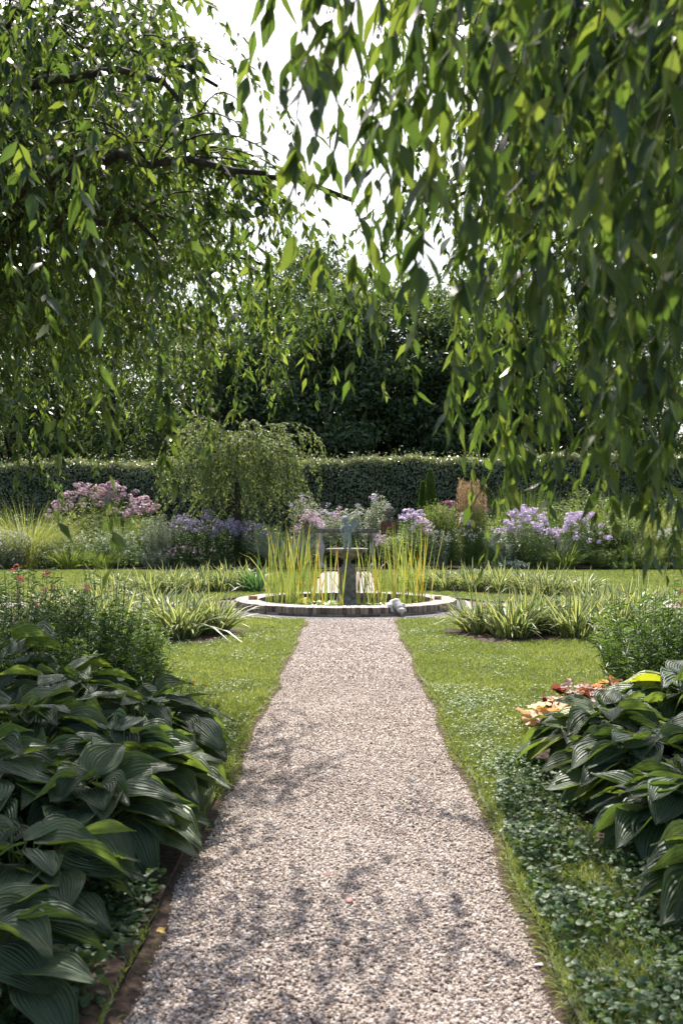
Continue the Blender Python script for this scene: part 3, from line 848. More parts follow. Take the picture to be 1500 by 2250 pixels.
hosta(-1.92, 6.7, .52, .50, 80, 'tall hosta at the back left behind the others near the dark shrub', .26)
hosta(-1.22, 5.35, .50, .38, 80, 'blue green hosta spilling onto the gravel at the middle of the left edge', .25)
hosta(-1.85, 5.6, .54, .48, 80, 'large hosta in the middle of the left group away from the path', .27)
hosta(-1.20, 4.62, .44, .34, 66, 'hosta with pale sunlit leaf tips at the left edge of the gravel', .25)
hosta(-1.75, 4.6, .50, .44, 70, 'hosta at the left photo edge halfway down the left group', .26)
hosta(-1.30, 3.95, .34, .30, 40, 'shaded hosta above the largest corner leaves', .25)
hosta(-1.18, 3.20, .28, .26, 30, 'nearest hosta with very large ribbed leaves in the lower left corner', .25, (.4, -.2))
hosta(-2.45, 7.1, .4, .66, 34, 'tall shaded hosta with upright grey leaf at the left photo edge', .30)
hosta(1.62, 6.35, .52, .34, 80, 'broad green hosta at the far end of the right group beside the orange leaves', .24)
hosta(2.25, 6.75, .52, .46, 76, 'tallest hosta at the back of the right group under the aster shrub', .26)
hosta(1.62, 5.55, .50, .34, 78, 'hosta in the middle of the right group reaching towards the lawn', .25)
hosta(2.15, 5.6, .52, .44, 76, 'hosta at the right photo edge behind the middle of the right group', .26)
hosta(1.66, 4.75, .46, .33, 64, 'hosta above the violets in the right group', .26)
hosta(2.1, 4.6, .46, .40, 54, 'shaded hosta at the right photo edge beside the violets', .27)
hosta(1.56, 3.95, .36, .28, 34, 'nearest hosta at the lower right photo edge', .26)

# ------------------------------------------------------------------ generic perennials
def stalk_plant(name, label, cat, x, y, R, H, n, leaf, ll, per, fmat='mid_foliage', flower=None, fsize=.05, fr=.06, fn=14, group=None, spread=.6,
                lean=0.0, z=LZ, up=.35, fcount=None, droop=.3, stemw=.004, hvar=.15, shape=.3, fup=0, t0=.12):
    t = thing(name, label, cat, (x, y, z), group)
    fm, sm, fl = MB(), MB(), MB()
    a = rng.random(n) * 2 * PI; r = np.sqrt(rng.random(n))
    bx = x + R * (1 - spread * .6) * r * np.cos(a); by = y + R * (1 - spread * .6) * r * np.sin(a)
    tx = x + R * r * np.cos(a) + rng.normal(0, R * .08, n) + lean * H; ty = y + R * r * np.sin(a) + rng.normal(0, R * .08, n)
    hh = H * (1 - shape * r ** 2.2) * (1 - hvar * rng.random(n))
    B = np.column_stack([bx, by, np.full(n, z)]); T_ = np.column_stack([tx, ty, z + hh])
    Mi = (B + T_) / 2 + np.column_stack([(bx - tx) * .18, (by - ty) * .18, hh * .08])
    def curve(tt):
        tt = tt[..., None]
        return (1 - tt) ** 2 * B[:, None] + 2 * tt * (1 - tt) * Mi[:, None] + tt ** 2 * T_[:, None]
    C = curve(np.tile(np.linspace(0, 1, 4), (n, 1)))
    for i in range(n): sm.tube(C[i], [stemw, stemw * .8, stemw * .6, stemw * .4], 3, cap=False)
    tt = rng.uniform(t0, 1.0, (n, per)); P = curve(tt).reshape(-1, 3); N = len(P)
    aa = rng.random(N) * 2 * PI
    d = np.column_stack([np.cos(aa), np.sin(aa), rng.normal(up, .4, N)])
    fm.inst(leaf, P, frames(d, rand_dirs(N, 1.8)), ll * rng.uniform(.6, 1.2, N) * (1.1 - .35 * tt.ravel()))
    fm.build('foliage', M[fmat], t)
    sm.build('stems', M['stem'], t)
    if flower:
        m = min(n if fcount is None else fcount, n, 100)
        idx = rng.choice(n, m, replace=False)
        key = (flower, fsize, fr, fn, fup)
        if key not in HEADS:
            HEADS[key] = []
            for _ in range(3):
                v = rand_dirs(fn, .35) * (.55 if fn <= 10 else 1)
                Q = v * fr * np.array([1, 1, .65 + fup]) + np.array([0, 0, 1.0]) * fup * fr
                b = MB(); b.inst(TPETAL, Q, frames(rand_dirs(fn), v + rng.normal(0, .3, (fn, 3))), fsize * rng.uniform(.6, 1.2, fn))
                o = b.build('flower_head', M[flower])
                HEADS[key].append(o.data)
                bpy.data.objects.remove(o)
        for i in idx:
            o = bpy.data.objects.new('flower_head', HEADS[key][rng.integers(3)])
            S.collection.objects.link(o); o.parent = t
            o.location = T_[i] - np.array([x, y, z])
            sc = rng.uniform(.6, 1.25)
            o.scale = (sc, sc, sc); o.rotation_euler = (rng.normal() * .2, rng.normal() * .2, rng.random() * 6.28)
    return t
HEADS = {}

def grass_plant(name, label, cat, x, y, n, H, R, w, mat, droop=.4, lean=.5, z=LZ, group=None, plume=None):
    t = thing(name, label, cat, (x, y, z), group)
    mb = MB()
    a = rng.random(n) * 2 * PI; r = R * .4 * np.sqrt(rng.random(n))
    b = np.column_stack([x + r * np.cos(a), y + r * np.sin(a), np.full(n, z)])
    ln = lean * rng.random(n)
    d = np.column_stack([np.cos(a) * ln, np.sin(a) * ln, np.ones(n)])
    blades(mb, b, d, H * rng.uniform(.6, 1.1, n), w * rng.uniform(.6, 1.2, n), droop * rng.uniform(.3, 1.3, n), 4)
    mb.build('blades', M[mat], t)
    if plume:
        pm = MB()
        for k in range(plume[1]):
            aa = rng.random() * 2 * PI; rr = R * .55 * math.sqrt(rng.random())
            top = np.array([x + rr * math.cos(aa) * 1.1, y + rr * math.sin(aa) * 1.1, z + plume[2] * rng.uniform(.85, 1.08)])
            m = 26; s = rng.random(m)
            P = top[None] - np.array([0, 0, 1.0]) * (s * plume[3])[:, None] + rng.normal(0, .012, (m, 3))
            pm.inst(TNARROW, P, frames(np.column_stack([rng.normal(0, .3, m), rng.normal(0, .3, m), np.ones(m)]), rand_dirs(m)), rng.uniform(.07, .13, m))
            pm.tube([(top[0] - .3 * rr * math.cos(aa), top[1] - .3 * rr * math.sin(aa), z), top], [.005, .003], 3, cap=False)
        pm.build('plumes', M[plume[0]], t)
    return t

# far border, left to right ------------------------------------------------
def X(px, D): return at(px, D)
grass_plant('ornamental_grass', 'large arching yellow green grass mound at the left end of the far border', 'ornamental grass', X(60, 36), 36, 1400, 3.2, 1.9, .014, 'yellow_grass', .65, .9)
grass_plant('ornamental_grass', 'smaller arching yellow grass at the left edge beside the large mound', 'ornamental grass', X(-20, 35.4), 35.4, 500, 2.0, 1.4, .014, 'yellow_grass', .65, .9)
stalk_plant('white_flower_shrub', 'silvery white flowered bush at the left edge of the far border', 'shrub', X(20, 34.8), 34.8, .95, 1.35, 110, T2, .10, 30, 'silver_foliage', 'white_petal', .035, .09, 9)
stalk_plant('white_flower_shrub', 'low white speckled bush in front of the yellow grass mound', 'shrub', X(120, 34.9), 34.9, .9, 1.0, 110, T2, .09, 30, 'light_foliage', 'white_petal', .03, .06, 4, hvar=.5)
stalk_plant('joe_pye_weed', 'tall plant with a broad bank of mauve pink flower heads on the left', 'joe pye weed', X(190, 39), 39, 1.5, 3.3, 60, TLANCE, .22, 34, 'light_foliage', 'mauve', .06, .15, 40, shape=.35)
stalk_plant('joe_pye_weed', 'mauve flowered tall plant right of the broadest pink bank', 'joe pye weed', X(255, 39.4), 39.4, 1.1, 3.35, 30, TLANCE, .22, 34, 'light_foliage', 'mauve', .06, .15, 40, shape=.3)
stalk_plant('joe_pye_weed', 'small group of mauve heads nearest the weeping tree', 'joe pye weed', X(308, 38.5), 38.5, .6, 2.8, 16, TLANCE, .2, 30, 'light_foliage', 'mauve', .07, .16, 36, shape=.3)
grass_plant('ornamental_grass', 'upright green blades below the mauve flowers', 'ornamental grass', X(270, 36.6), 36.6, 420, 2.1, 1.3, .016, 'light_foliage', .12, .3)
stalk_plant('white_flower_shrub', 'loose bush dotted with small white flowers left of the silver sage', 'shrub', X(185, 35.4), 35.4, 1.0, 1.5, 120, T2, .10, 30, 'mid_foliage', 'white_petal', .03, .06, 4, hvar=.5)
stalk_plant('white_flower_shrub', 'bushy plant sprinkled with white flowers under the upright blades', 'shrub', X(275, 35), 35, 1.0, 1.45, 120, T2, .09, 30, 'mid_foliage', 'white_petal', .03, .06, 4, hvar=.5)
grass_plant('day_lily', 'strappy light green clump at the front of the left border', 'day lily', X(150, 34.5), 34.5, 260, 1.1, .9, .024, 'light_foliage', .5, .8)
grass_plant('day_lily', 'grassy yellow green clump at the lawn edge left of centre', 'day lily', X(225, 34.5), 34.5, 240, .9, .8, .022, 'light_foliage', .5, .8)
stalk_plant('silver_sage', 'feathery silver grey bush left of the purple flowers', 'sage', X(350, 35.3), 35.3, .75, 2.0, 110, TNARROW, .13, 40, 'silver_foliage')
stalk_plant('silver_sage', 'low silver grey mound at the lawn edge below the feathery one', 'sage', X(345, 34.6), 34.6, .7, .8, 90, TNARROW, .11, 30, 'silver_foliage')
for k, (px, D, H, lab) in enumerate(((405, 35.6, 1.95, 'leftmost'), (455, 35.8, 2.05, 'second from the left'), (505, 35.4, 1.85, 'third from the left'), (552, 35.6, 1.7, 'rightmost'))):
    stalk_plant('purple_phlox', 'violet flowered dark bush under the weeping tree, ' + lab + ' of four', 'phlox', X(px, D), D, .62, H, 70, TLANCE, .14, 34, 'dark_foliage', 'purple', .05, .10, 16, 'purple phlox below the weeping tree', fcount=44)
stalk_plant('coneflower', 'low dark plant with small dusky pink flowers beside the lawn', 'coneflower', X(400, 34.7), 34.7, .8, .8, 60, TLANCE, .12, 22, 'dark_foliage', 'mauve', .04, .05, 8)
stalk_plant('coneflower', 'low dark leaved mound in the shade below the purple flowers', 'coneflower', X(480, 34.6), 34.6, .9, .65, 70, TLANCE, .12, 22, 'dark_foliage')
grass_plant('ornamental_grass', 'pale silvery arching grass between the reeds and the weeping tree', 'ornamental grass', X(625, 34.9), 34.9, 620, 2.1, 1.15, .011, 'silver_foliage', .5, .6)
grass_plant('ornamental_grass', 'short yellow green grass tuft at the foot of the silvery grass', 'ornamental grass', X(648, 34.5), 34.5, 160, 1.2, .7, .012, 'yellow_grass', .7, .9)
stalk_plant('pink_phlox', 'lilac pink phlox at the left end of the stone table', 'phlox', X(680, 36.2), 36.2, .5, 2.1, 46, TLANCE, .14, 24, 'mid_foliage', 'pink', .05, .11, 18)
for px, D, R_, H, lab in ((668, 37.6, .55, 2.9, 'left end'), (708, 37.2, .6, 2.4, 'left of the statue head'), (752, 37.4, .6, 2.3, 'behind the statue'), (795, 37.3, .6, 2.4, 'right of the statue wing'), (832, 37.6, .5, 2.85, 'right end beside the urn')):
    stalk_plant('variegated_phlox', 'white variegated plant behind the stone table, ' + lab, 'phlox', X(px, D), D, R_, H, 60, TLANCE, .17, 44, 'white_variegated', 'purple' if px != 752 else 'mauve', .055, .11, 20, 'white variegated phlox behind the table', fcount=5, shape=.25)
stalk_plant('pink_phlox', 'pale pink and white phlox at the right end of the stone table', 'phlox', X(835, 35.2), 35.2, .4, 1.25, 40, TLANCE, .12, 24, 'dark_foliage', 'pink', .05, .08, 14, fcount=18)
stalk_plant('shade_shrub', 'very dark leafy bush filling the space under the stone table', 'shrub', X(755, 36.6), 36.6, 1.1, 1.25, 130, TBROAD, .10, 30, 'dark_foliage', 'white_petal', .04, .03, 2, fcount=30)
stalk_plant('pink_phlox', 'bright lilac phlox heads right of the brick pillar', 'phlox', X(905, 35.3), 35.3, .55, 2.2, 46, TLANCE, .14, 26, 'mid_foliage', 'lilac', .055, .13, 24, fcount=26)
stalk_plant('pink_phlox', 'rose pink phlox below the lilac heads near the right reeds', 'phlox', X(925, 34.9), 34.9, .5, 1.85, 40, TLANCE, .13, 26, 'light_foliage', 'pink', .05, .11, 18, fcount=16)
stalk_plant('light_shrub', 'pale yellow green bush behind the right reeds', 'shrub', X(885, 34.7), 34.7, .8, 1.3, 110, T2, .10, 34, 'light_foliage')
for px, D, H, lab in ((955, 35.8, 2.5, 'leftmost'), (985, 35.4, 2.35, 'second'), (1040, 35.7, 2.45, 'third')):
    stalk_plant('tall_aster', 'tall upright pale green leafy stalks around the tan grass, ' + lab + ' of three', 'aster', X(px, D), D, .55, H, 55, TNARROW, .16, 60, 'light_foliage', group='pale green asters around the tan grass', shape=.12)
for px, lab in ((960, 'left'), (1010, 'middle'), (1060, 'right')):
    stalk_plant('silver_sage', 'silvery white speckled plant at the foot of the tall stalks, ' + lab + ' one', 'sage', X(px, 34.8), 34.8, .55, 1.5, 60, TLANCE, .10, 34, 'white_variegated' if px == 960 else 'mid_foliage', 'white_petal', .03, .04, 5)
grass_plant('feather_reed_grass', 'upright tan feathery plume grass standing above the border', 'ornamental grass', X(1035, 35.9), 35.9, 300, 1.9, .9, .012, 'yellow_grass', .15, .25, plume=('tan_plume', 120, 2.95, 1.0))
stalk_plant('joe_pye_weed', 'dusky dark pink domed flower heads left of the tan plumes', 'joe pye weed', X(975, 38.8), 38.8, .65, 2.55, 24, TLANCE, .2, 30, 'mid_foliage', 'dusky', .07, .17, 46, shape=.3)
stalk_plant('joe_pye_weed', 'dusky pink flower heads behind the tan plumes', 'joe pye weed', X(1048, 38.8), 38.8, .5, 2.6, 16, TLANCE, .2, 30, 'mid_foliage', 'dusky', .07, .17, 46, shape=.3)
stalk_plant('pink_phlox', 'small pale pink phlox in front of the tan plumes', 'phlox', X(1015, 35.0), 35.0, .3, 2.1, 14, TLANCE, .12, 24, 'light_foliage', 'pink', .05, .11, 18, fcount=8)
stalk_plant('lilac_phlox', 'large round bush topped with lilac flowers, the left of two', 'phlox', X(1155, 35.4), 35.4, 1.0, 2.25, 150, TLANCE, .13, 40, 'mid_foliage', 'lilac', .055, .11, 26, 'lilac phlox in the right border', fcount=90, shape=.42)
stalk_plant('lilac_phlox', 'lilac flowered bush leaning to the right, the right of two', 'phlox', X(1275, 35.3), 35.3, .95, 2.1, 130, TLANCE, .13, 36, 'mid_foliage', 'lilac', .055, .10, 22, 'lilac phlox in the right border', fcount=70, shape=.5)
grass_plant('ornamental_grass', 'pale arching grass between the two lilac bushes', 'ornamental grass', X(1215, 35.3), 35.3, 260, 1.7, .7, .012, 'silver_foliage', .4, .5)
grass_plant('fern', 'bright green fern clump between the lilac bushes at the front', 'fern', X(1240, 34.6), 34.6, 150, 1.1, .7, .05, 'light_foliage', .5, .8)
grass_plant('ornamental_grass', 'tall green upright grass behind the left lilac bush', 'ornamental grass', X(1150, 38), 38, 420, 3.2, 1.2, .016, 'light_foliage', .15, .3)
stalk_plant('tall_aster', 'tall green bush with a single violet flower head behind the right lilac bush', 'aster', X(1285, 37.8), 37.8, 1.3, 3.1, 120, TLANCE, .18, 46, 'light_foliage', 'purple', .06, .15, 20, fcount=2)
for px, D, H, lab in ((1385, 37.2, 3.2, 'left'), (1470, 37.6, 3.3, 'right'), (1330, 38.2, 3.4, 'rearmost')):
    grass_plant('ornamental_grass', 'tall arching green grass in the right far border, ' + lab + ' one', 'ornamental grass', X(px, D), D, 700, H, 1.7, .015, 'yellow_grass' if px != 1330 else 'light_foliage', .5, .6, group='tall green grasses in the right border')
stalk_plant('green_shrub', 'dense mid green bush right of the lilac flowers', 'shrub', X(1350, 36), 36, 1.1, 2.2, 140, T2, .12, 40, 'mid_foliage')
stalk_plant('green_shrub', 'rounded light green mound at the right lawn edge', 'shrub', X(1325, 34.7), 34.7, .6, .75, 80, T2, .09, 30, 'light_foliage')
stalk_plant('green_shrub', 'low fresh green mound near the right photo edge', 'shrub', X(1400, 34.8), 34.8, .9, 1.0, 110, T2, .09, 34, 'light_foliage')
grass_plant('ornamental_grass', 'fine pale grass in front of the tall grasses on the right', 'ornamental grass', X(1410, 35.3), 35.3, 420, 1.6, 1.1, .010, 'yellow_grass', .6, .9)
stalk_plant('white_flower_shrub', 'white flowered bush at the right edge of the far border', 'shrub', X(1490, 35.0), 35.0, .8, 1.6, 90, T2, .09, 30, 'mid_foliage', 'white_petal', .04, .09, 9)
for px, lab in ((1085, 'left'), (1135, 'middle'), (1190, 'right')):
    stalk_plant('ground_cover_plant', 'low pale edged leaves at the foot of the left lilac bush, ' + lab + ' tuft', 'ground cover', X(px, 34.35), 34.35, .45, .32, 50, TBROAD, .10, 12, 'white_variegated' if px < 1180 else 'dark_foliage', group='pale edged plants along the lawn')
for px, lab in ((1360, 'left'), (1430, 'middle'), (1490, 'right')):
    stalk_plant('ground_cover_plant', 'low dark green edging tuft at the right end of the lawn, ' + lab + ' one', 'ground cover', X(px, 34.3), 34.3, .6, .30, 60, T2, .08, 20, 'mid_foliage', group='dark edging plants along the right lawn')
# filler bushes at the back of the border that close the view to the hedge foot
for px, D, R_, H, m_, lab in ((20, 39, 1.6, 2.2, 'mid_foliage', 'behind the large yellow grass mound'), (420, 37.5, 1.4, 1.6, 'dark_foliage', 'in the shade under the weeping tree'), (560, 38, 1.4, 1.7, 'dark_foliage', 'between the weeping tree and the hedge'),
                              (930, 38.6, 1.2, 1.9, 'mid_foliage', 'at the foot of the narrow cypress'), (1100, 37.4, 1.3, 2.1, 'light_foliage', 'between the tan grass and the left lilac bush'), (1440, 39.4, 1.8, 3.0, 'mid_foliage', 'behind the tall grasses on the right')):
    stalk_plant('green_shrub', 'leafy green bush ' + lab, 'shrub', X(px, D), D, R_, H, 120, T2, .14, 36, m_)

FILL = [(75, 37.6, 1.9, 'light_foliage'), (130, 36.2, 1.5, 'silver_foliage'), (215, 37.2, 2.2, 'mid_foliage'), (255, 36.0, 1.7, 'silver_foliage'), (310, 37.0, 2.1, 'light_foliage'), (375, 36.2, 1.9, 'mid_foliage'), (590, 36.6, 1.7, 'mid_foliage'),
        (865, 35.9, 1.6, 'light_foliage'), (905, 36.6, 2.0, 'mid_foliage'), (1075, 36.2, 2.0, 'light_foliage'), (1100, 35.2, 1.5, 'white_variegated'), (1220, 36.6, 2.2, 'mid_foliage'), (1330, 35.8, 1.8, 'light_foliage'), (1385, 36.0, 1.9, 'silver_foliage'), (1445, 36.2, 2.0, 'light_foliage'), (1200, 38.2, 2.7, 'light_foliage'), (1385, 39, 2.9, 'mid_foliage')]
WHERE = ['beside the large yellow grass mound', 'with silvery leaves below the yellow grass mound', 'below the left mauve flower bank', 'with silvery leaves left of the silver sage', 'between the mauve flowers and the weeping tree', 'behind the silver sage', 'between weeping tree and silvery grass',
         'below the brick pillar', 'behind the rose pink phlox', 'right of the tan plume grass', 'with white edged leaves left of the lilac bushes', 'between the two lilac bushes', 'right of the right lilac bush', 'with silvery leaves before the tall right grasses', 'at the foot of the rightmost tall grass', 'tall, behind the gap between the lilac bushes', 'tall, close to the hedge at the right']
for (px, D, H, m_), w_ in zip(FILL, WHERE):
    stalk_plant('border_perennial', 'leafy border plant ' + w_, 'perennial', X(px, D), D, .75, H, 90, TLANCE if px % 2 else T2, .13, 38, m_, hvar=.4, group='leafy plants filling the far border')

# stone table, pot, urn and pillar, cypress ---------------------------------
tb = thing('stone_table', 'long grey stone table on turned baluster legs in front of white leaves', 'stone table', (X(763, 35.6), 35.6, 0))
tx = X(763, 35.6)
mb = MB(); mb.box((tx, 35.6, 1.40), (2.15, .55, .10)); mb.box((tx, 35.6, 1.32), (2.0, .45, .06))
o = mb.build('top', M['stone'], tb, smooth=False)
for s in (-1, 1):
    mb = MB(); mb.lathe([(.20, .04), (.20, .14), (.13, .18), (.10, .28), (.11, .42), (.17, .62), (.185, .74), (.15, .92), (.09, 1.05), (.10, 1.15), (.15, 1.2), (.16, 1.29)], (tx + s * .98, 35.55, 0), 20)
    mb.build('leg', M['pale_stone'], tb)
pot = thing('terracotta_pot', 'terracotta pot raised among the phlox left of the table', 'pot', (X(672, 36.9), 36.9, 0))
mb = MB(); mb.lathe([(.001, .04), (.22, .04), (.24, 1.25), (.26, 1.3), (.30, 1.75), (.36, 1.78), (.36, 1.88), (.31, 1.88), (.30, 1.8), (.001, 1.8)], (X(672, 36.9), 36.9, 0), 20)
mb.build('body', M['terracotta'], pot)
px_, pd = X(856, 37), 37.0
pil = thing('brick_pillar', 'square red brick pillar right of the stone table', 'pillar', (px_, pd, 0))
mb = MB()
for c in range(22):
    for s in range(3):
        off = (.105 if c % 2 else 0)
        mb.box((px_ - .2 + s * .2, pd - .27, .04 + c * .077), (.19, .1, .067), 0, rng.random())
        mb.box((px_ - .27, pd - .13 + s * .2, .04 + c * .077), (.1, .19, .067), 0, rng.random())
        mb.box((px_ + .27, pd - .13 + s * .2, .04 + c * .077), (.1, .19, .067), 0, rng.random())
mb.build('bricks', M['red_brick'], pil, smooth=False)
mb = MB(); mb.box((px_, pd + .02, .86), (.60, .62, 1.70)); mb.build('core', M['mortar'], pil, smooth=False)
ur = thing('stone_urn', 'small stone urn heaped with carved fruit on the brick pillar', 'urn', (px_, pd, 1.72))
mb = MB(); mb.box((px_, pd, 1.74), (.34, .34, .05)); mb.lathe([(.13, 1.76), (.07, 1.80), (.06, 1.86), (.14, 1.90), (.21, 1.99), (.23, 2.06), (.25, 2.09), (.22, 2.10), (.001, 2.10)], (px_, pd, 0), 20)
mb.build('bowl', M['stone'], ur)
mb = MB()
for k in range(16):
    a = k * 2.4; r = .05 + .10 * math.sqrt(k / 16)
    mb.sphere((px_ + r * math.cos(a), pd + r * math.sin(a), 2.13 + .08 * (1 - k / 16)), .05, 8, 6)
mb.build('carved_fruit', M['stone'], ur)

def cone_tree(px, D, H, R, label):
    x = X(px, D); t = thing('cypress', label, 'cypress', (x, D, 0), 'dwarf cypresses in front of the hedge')
    mb = MB(); mb.tube([(x, D, 0), (x, D, H * .6)], [.06, .02], 6); mb.build('trunk', M['bark'], t)
    n = 9000; s = rng.random(n) ** .8; a = rng.random(n) * 2 * PI
    r = R * np.where(s < .25, .75 + s, 1.0) * (1 - s) ** .75 * 1.15 * rng.uniform(.75, 1.05, n) * (1 + .1 * np.sin(a * 5 + s * 9))
    P = np.column_stack([x + r * np.cos(a), D + r * np.sin(a), .1 + H * s])
    mb = MB(); mb.inst(T2, P, frames(np.column_stack([np.cos(a) * .5, np.sin(a) * .5, np.ones(n)]), np.column_stack([np.cos(a), np.sin(a), .4 * np.ones(n)]) + rng.normal(0, .3, (n, 3))), rng.uniform(.08, .15, n))
    mb.build('crown', M['cypress'], t)
cone_tree(944, 38.6, 3.55, .40, 'taller narrow pointed cypress in front of the hedge')
cone_tree(928, 38.9, 3.1, .30, 'shorter narrow cypress partly behind the taller one')

# ------------------------------------------------------------------ hedge
HY0, HY1 = 40.6, 42.6
def htop(x): return 4.25 + .07 * np.sin(x * .9) + .04 * np.sin(x * 3.1) + .03 * np.sin(x * 7.7 + 1) + .012 * x
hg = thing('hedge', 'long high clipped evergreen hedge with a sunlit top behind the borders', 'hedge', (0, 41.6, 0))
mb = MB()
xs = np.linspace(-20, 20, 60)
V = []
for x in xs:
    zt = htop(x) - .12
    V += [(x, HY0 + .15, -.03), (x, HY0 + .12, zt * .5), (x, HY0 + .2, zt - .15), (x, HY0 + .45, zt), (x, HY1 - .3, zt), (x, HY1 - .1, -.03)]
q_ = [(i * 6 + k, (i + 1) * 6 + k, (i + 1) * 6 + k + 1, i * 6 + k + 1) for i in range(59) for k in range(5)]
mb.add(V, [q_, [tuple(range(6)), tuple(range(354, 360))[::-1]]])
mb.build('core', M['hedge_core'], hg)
mb = MB()
n = 75000
x = rng.uniform(-20, 20, n); top = htop(x) + rng.normal(0, .03, n)
s = rng.random(n)
z = rng.random(n) * top
bulge = .10 * np.sin(x * 2.1 + z * 1.3) * np.sin(z * 2.4)
P1 = np.column_stack([x, HY0 + bulge + np.abs(rng.normal(0, .07, n)) + np.clip(z - top + .35, 0, 1) ** 2 * 1.2, z])
d = rand_dirs(n); nn = np.column_stack([rng.normal(0, .6, n), -np.ones(n), rng.normal(.5, .6, n)])
mb.inst(T2, P1, frames(d, nn), rng.uniform(.08, .15, n))
n = 42000
x = rng.uniform(-20, 20, n); y = HY0 + .1 + rng.random(n) ** 1.3 * 1.7
P2 = np.column_stack([x, y, htop(x) + rng.normal(0, .045, n) - np.clip(.35 - (y - HY0), 0, 1) * .6 + np.where(rng.random(n) < .08, rng.random(n) ** 2 * .35, 0)])
mb.inst(T2, P2, frames(rand_dirs(n), rand_dirs(n, 1.2)), rng.uniform(.08, .15, n))
mb.build('foliage', M['hedge'], hg)

# ------------------------------------------------------------------ woodland beyond
def wood_tree(x, y, H, R, n, label, name='woodland_tree', base=.25, leaf=.27, mat='wood_leaf'):
    t = thing(name, label, 'tree', (x, y, 0), 'woodland trees beyond the hedge')
    tr, cr = MB(), MB()
    bend = rng.normal(0, .5, 2)
    pts = [(x, y, 0), (x + bend[0] * .3, y, H * .25), (x + bend[0], y + bend[1], H * .55), (x + bend[0] * 1.2, y + bend[1], H * .85)]
    tr.tube(pts, [.28, .22, .14, .03], 8)
    tr.build('trunk', M['bark'], t)
    lm = MB(); C = []
    K = 46
    for k in range(K):
        zf = base + (1 - base) * ((k + .5) / K) ** .9
        prof = math.sin(PI * min(1, max(0.02, (zf - base) / (1 - base) * .86 + .1))) ** .6
        a = k * 2.4 + rng.normal() * .4
        rr = R * prof * math.sqrt(rng.uniform(.15, 1))
        c = np.array([x + bend[0] * zf + rr * math.cos(a), y + rr * math.sin(a), H * zf])
        C.append(c)
        if k % 3 == 0:
            p0 = np.array([x + bend[0] * zf * .7, y, H * max(.15, zf - .18)])
            lm.tube([p0, (p0 + c) / 2 + (0, 0, .3), c], [.09, .06, .02], 5)
    lm.build('limbs', M['bark'], t)
    C = np.array(C)
    cs = rng.uniform(.10, .20, K) * H * .75
    idx = rng.integers(0, K, n)
    v = rand_dirs(n); rr = cs[idx] * rng.random(n) ** .45
    P = C[idx] + v * rr[:, None] * np.array([1.15, 1.15, .6])
    P[:, 2] = np.maximum(P[:, 2], .3)
    cr.inst(T2, P, frames(rand_dirs(n), v + rand_dirs(n, 1.0)), leaf * rng.uniform(.6, 1.4, n))
    cr.build('crown', M[mat], t)
W = [(20, 50, 13.5, 3.6), (135, 54, 11, 3.0), (245, 50, 12.5, 3.2), (420, 57, 12.5, 3.4), (500, 52, 10.0, 3.0), (590, 55, 13.2, 3.4), (672, 58, 16.0, 3.6), (735, 50, 12.8, 3.2),
     (815, 49, 12.6, 3.4), (900, 52, 13.8, 3.6), (985, 50, 12.0, 3.2), (1075, 54, 13.8, 3.6), (1170, 51, 10.5, 3.0), (1270, 56, 12.5, 3.4), (1370, 51, 11.5, 3.2), (1480, 54, 13.5, 3.6)]
WL = ['leftmost woodland tree, tall, behind the left end of the hedge', 'second woodland tree from the left, thin and low', 'third woodland tree from the left, above the mauve flowers', 'woodland tree behind the small weeping tree',
      'low woodland tree with visible dark trunk right of the weeping tree', 'woodland tree with forked dark trunk left of centre', 'tall woodland tree rising behind the forked trunk', 'very dark dense woodland tree just left of the fountain statue',
      'very dark dense woodland tree directly behind the statue', 'tall dark woodland tree above the urn on the pillar', 'dark woodland tree above the cypresses', 'tall woodland tree above the tan plume grass',
      'low woodland tree behind the left lilac bush', 'woodland tree behind the right lilac bush', 'woodland tree above the tall grasses on the right', 'rightmost woodland tree behind the hedge']
for (px, D, H, R_), lb in zip(W, WL):
    wood_tree(X(px, D), D, H * (1.0 if 700 < px < 1000 else 1.10), R_ * 1.05, 15000 if D * 0 + px < 640 or px > 1150 else 24000, lb, base=.30 if px in (420, 500, 590) else .12)
# distant wood closing the horizon, one mass
mb = MB(); n = 90000
x = rng.uniform(-48, 48, n); hgt = 9.5 + 1.6 * np.sin(x * .23) + 1.0 * np.sin(x * .71 + 1)
P = np.column_stack([x, 72 + rng.normal(0, 2.0, n), rng.random(n) ** .8 * hgt])
mb.inst(T2, P, frames(rand_dirs(n), rand_dirs(n, .8)), rng.uniform(.3, .6, n))
tag(mb.build('distant_wood', M['wood_leaf']), 'far dark wood seen through the gaps between the trees', 'wood', kind='stuff')

# ------------------------------------------------------------------ weeping trees
TL = [TCHERRY_FAR, T_leaf(w=.36, fold=.05, curl=.38, rows=4, wpos=.38), T_leaf(w=.48, fold=.3, curl=.08, rows=4, wpos=.46), T_leaf(w=.40, fold=.02, curl=-.12, rows=4)]
TN = [T_leaf(w=.33, fold=.10, curl=.25, rows=8, tipp=1.3, wpos=.38), T_leaf(w=.29, fold=.04, curl=.4, rows=8, wpos=.36, tipp=1.4), T_leaf(w=.37, fold=.22, curl=.1, rows=8, wpos=.42), T_leaf(w=.33, fold=.0, curl=-.1, rows=7, wpos=.4)]
def strand_path(p0, outd, a, L, seg=14, sway=.15):
    s = np.linspace(0, 1, seg)[:, None] * L
    k = rng.uniform(.25, .6)
    hor = a * (1 - np.exp(-s / k))
    down = s - .30 * k * (1 - np.exp(-s / k))
    ph = rng.random(2) * 6.28
    wob_ = np.concatenate([np.sin(s * 2.1 + ph[0]), np.cos(s * 1.7 + ph[1]), 0 * s], 1) * sway * s
    return p0[None] + np.concatenate([outd[0] * hor, outd[1] * hor, -down], 1) + wob_
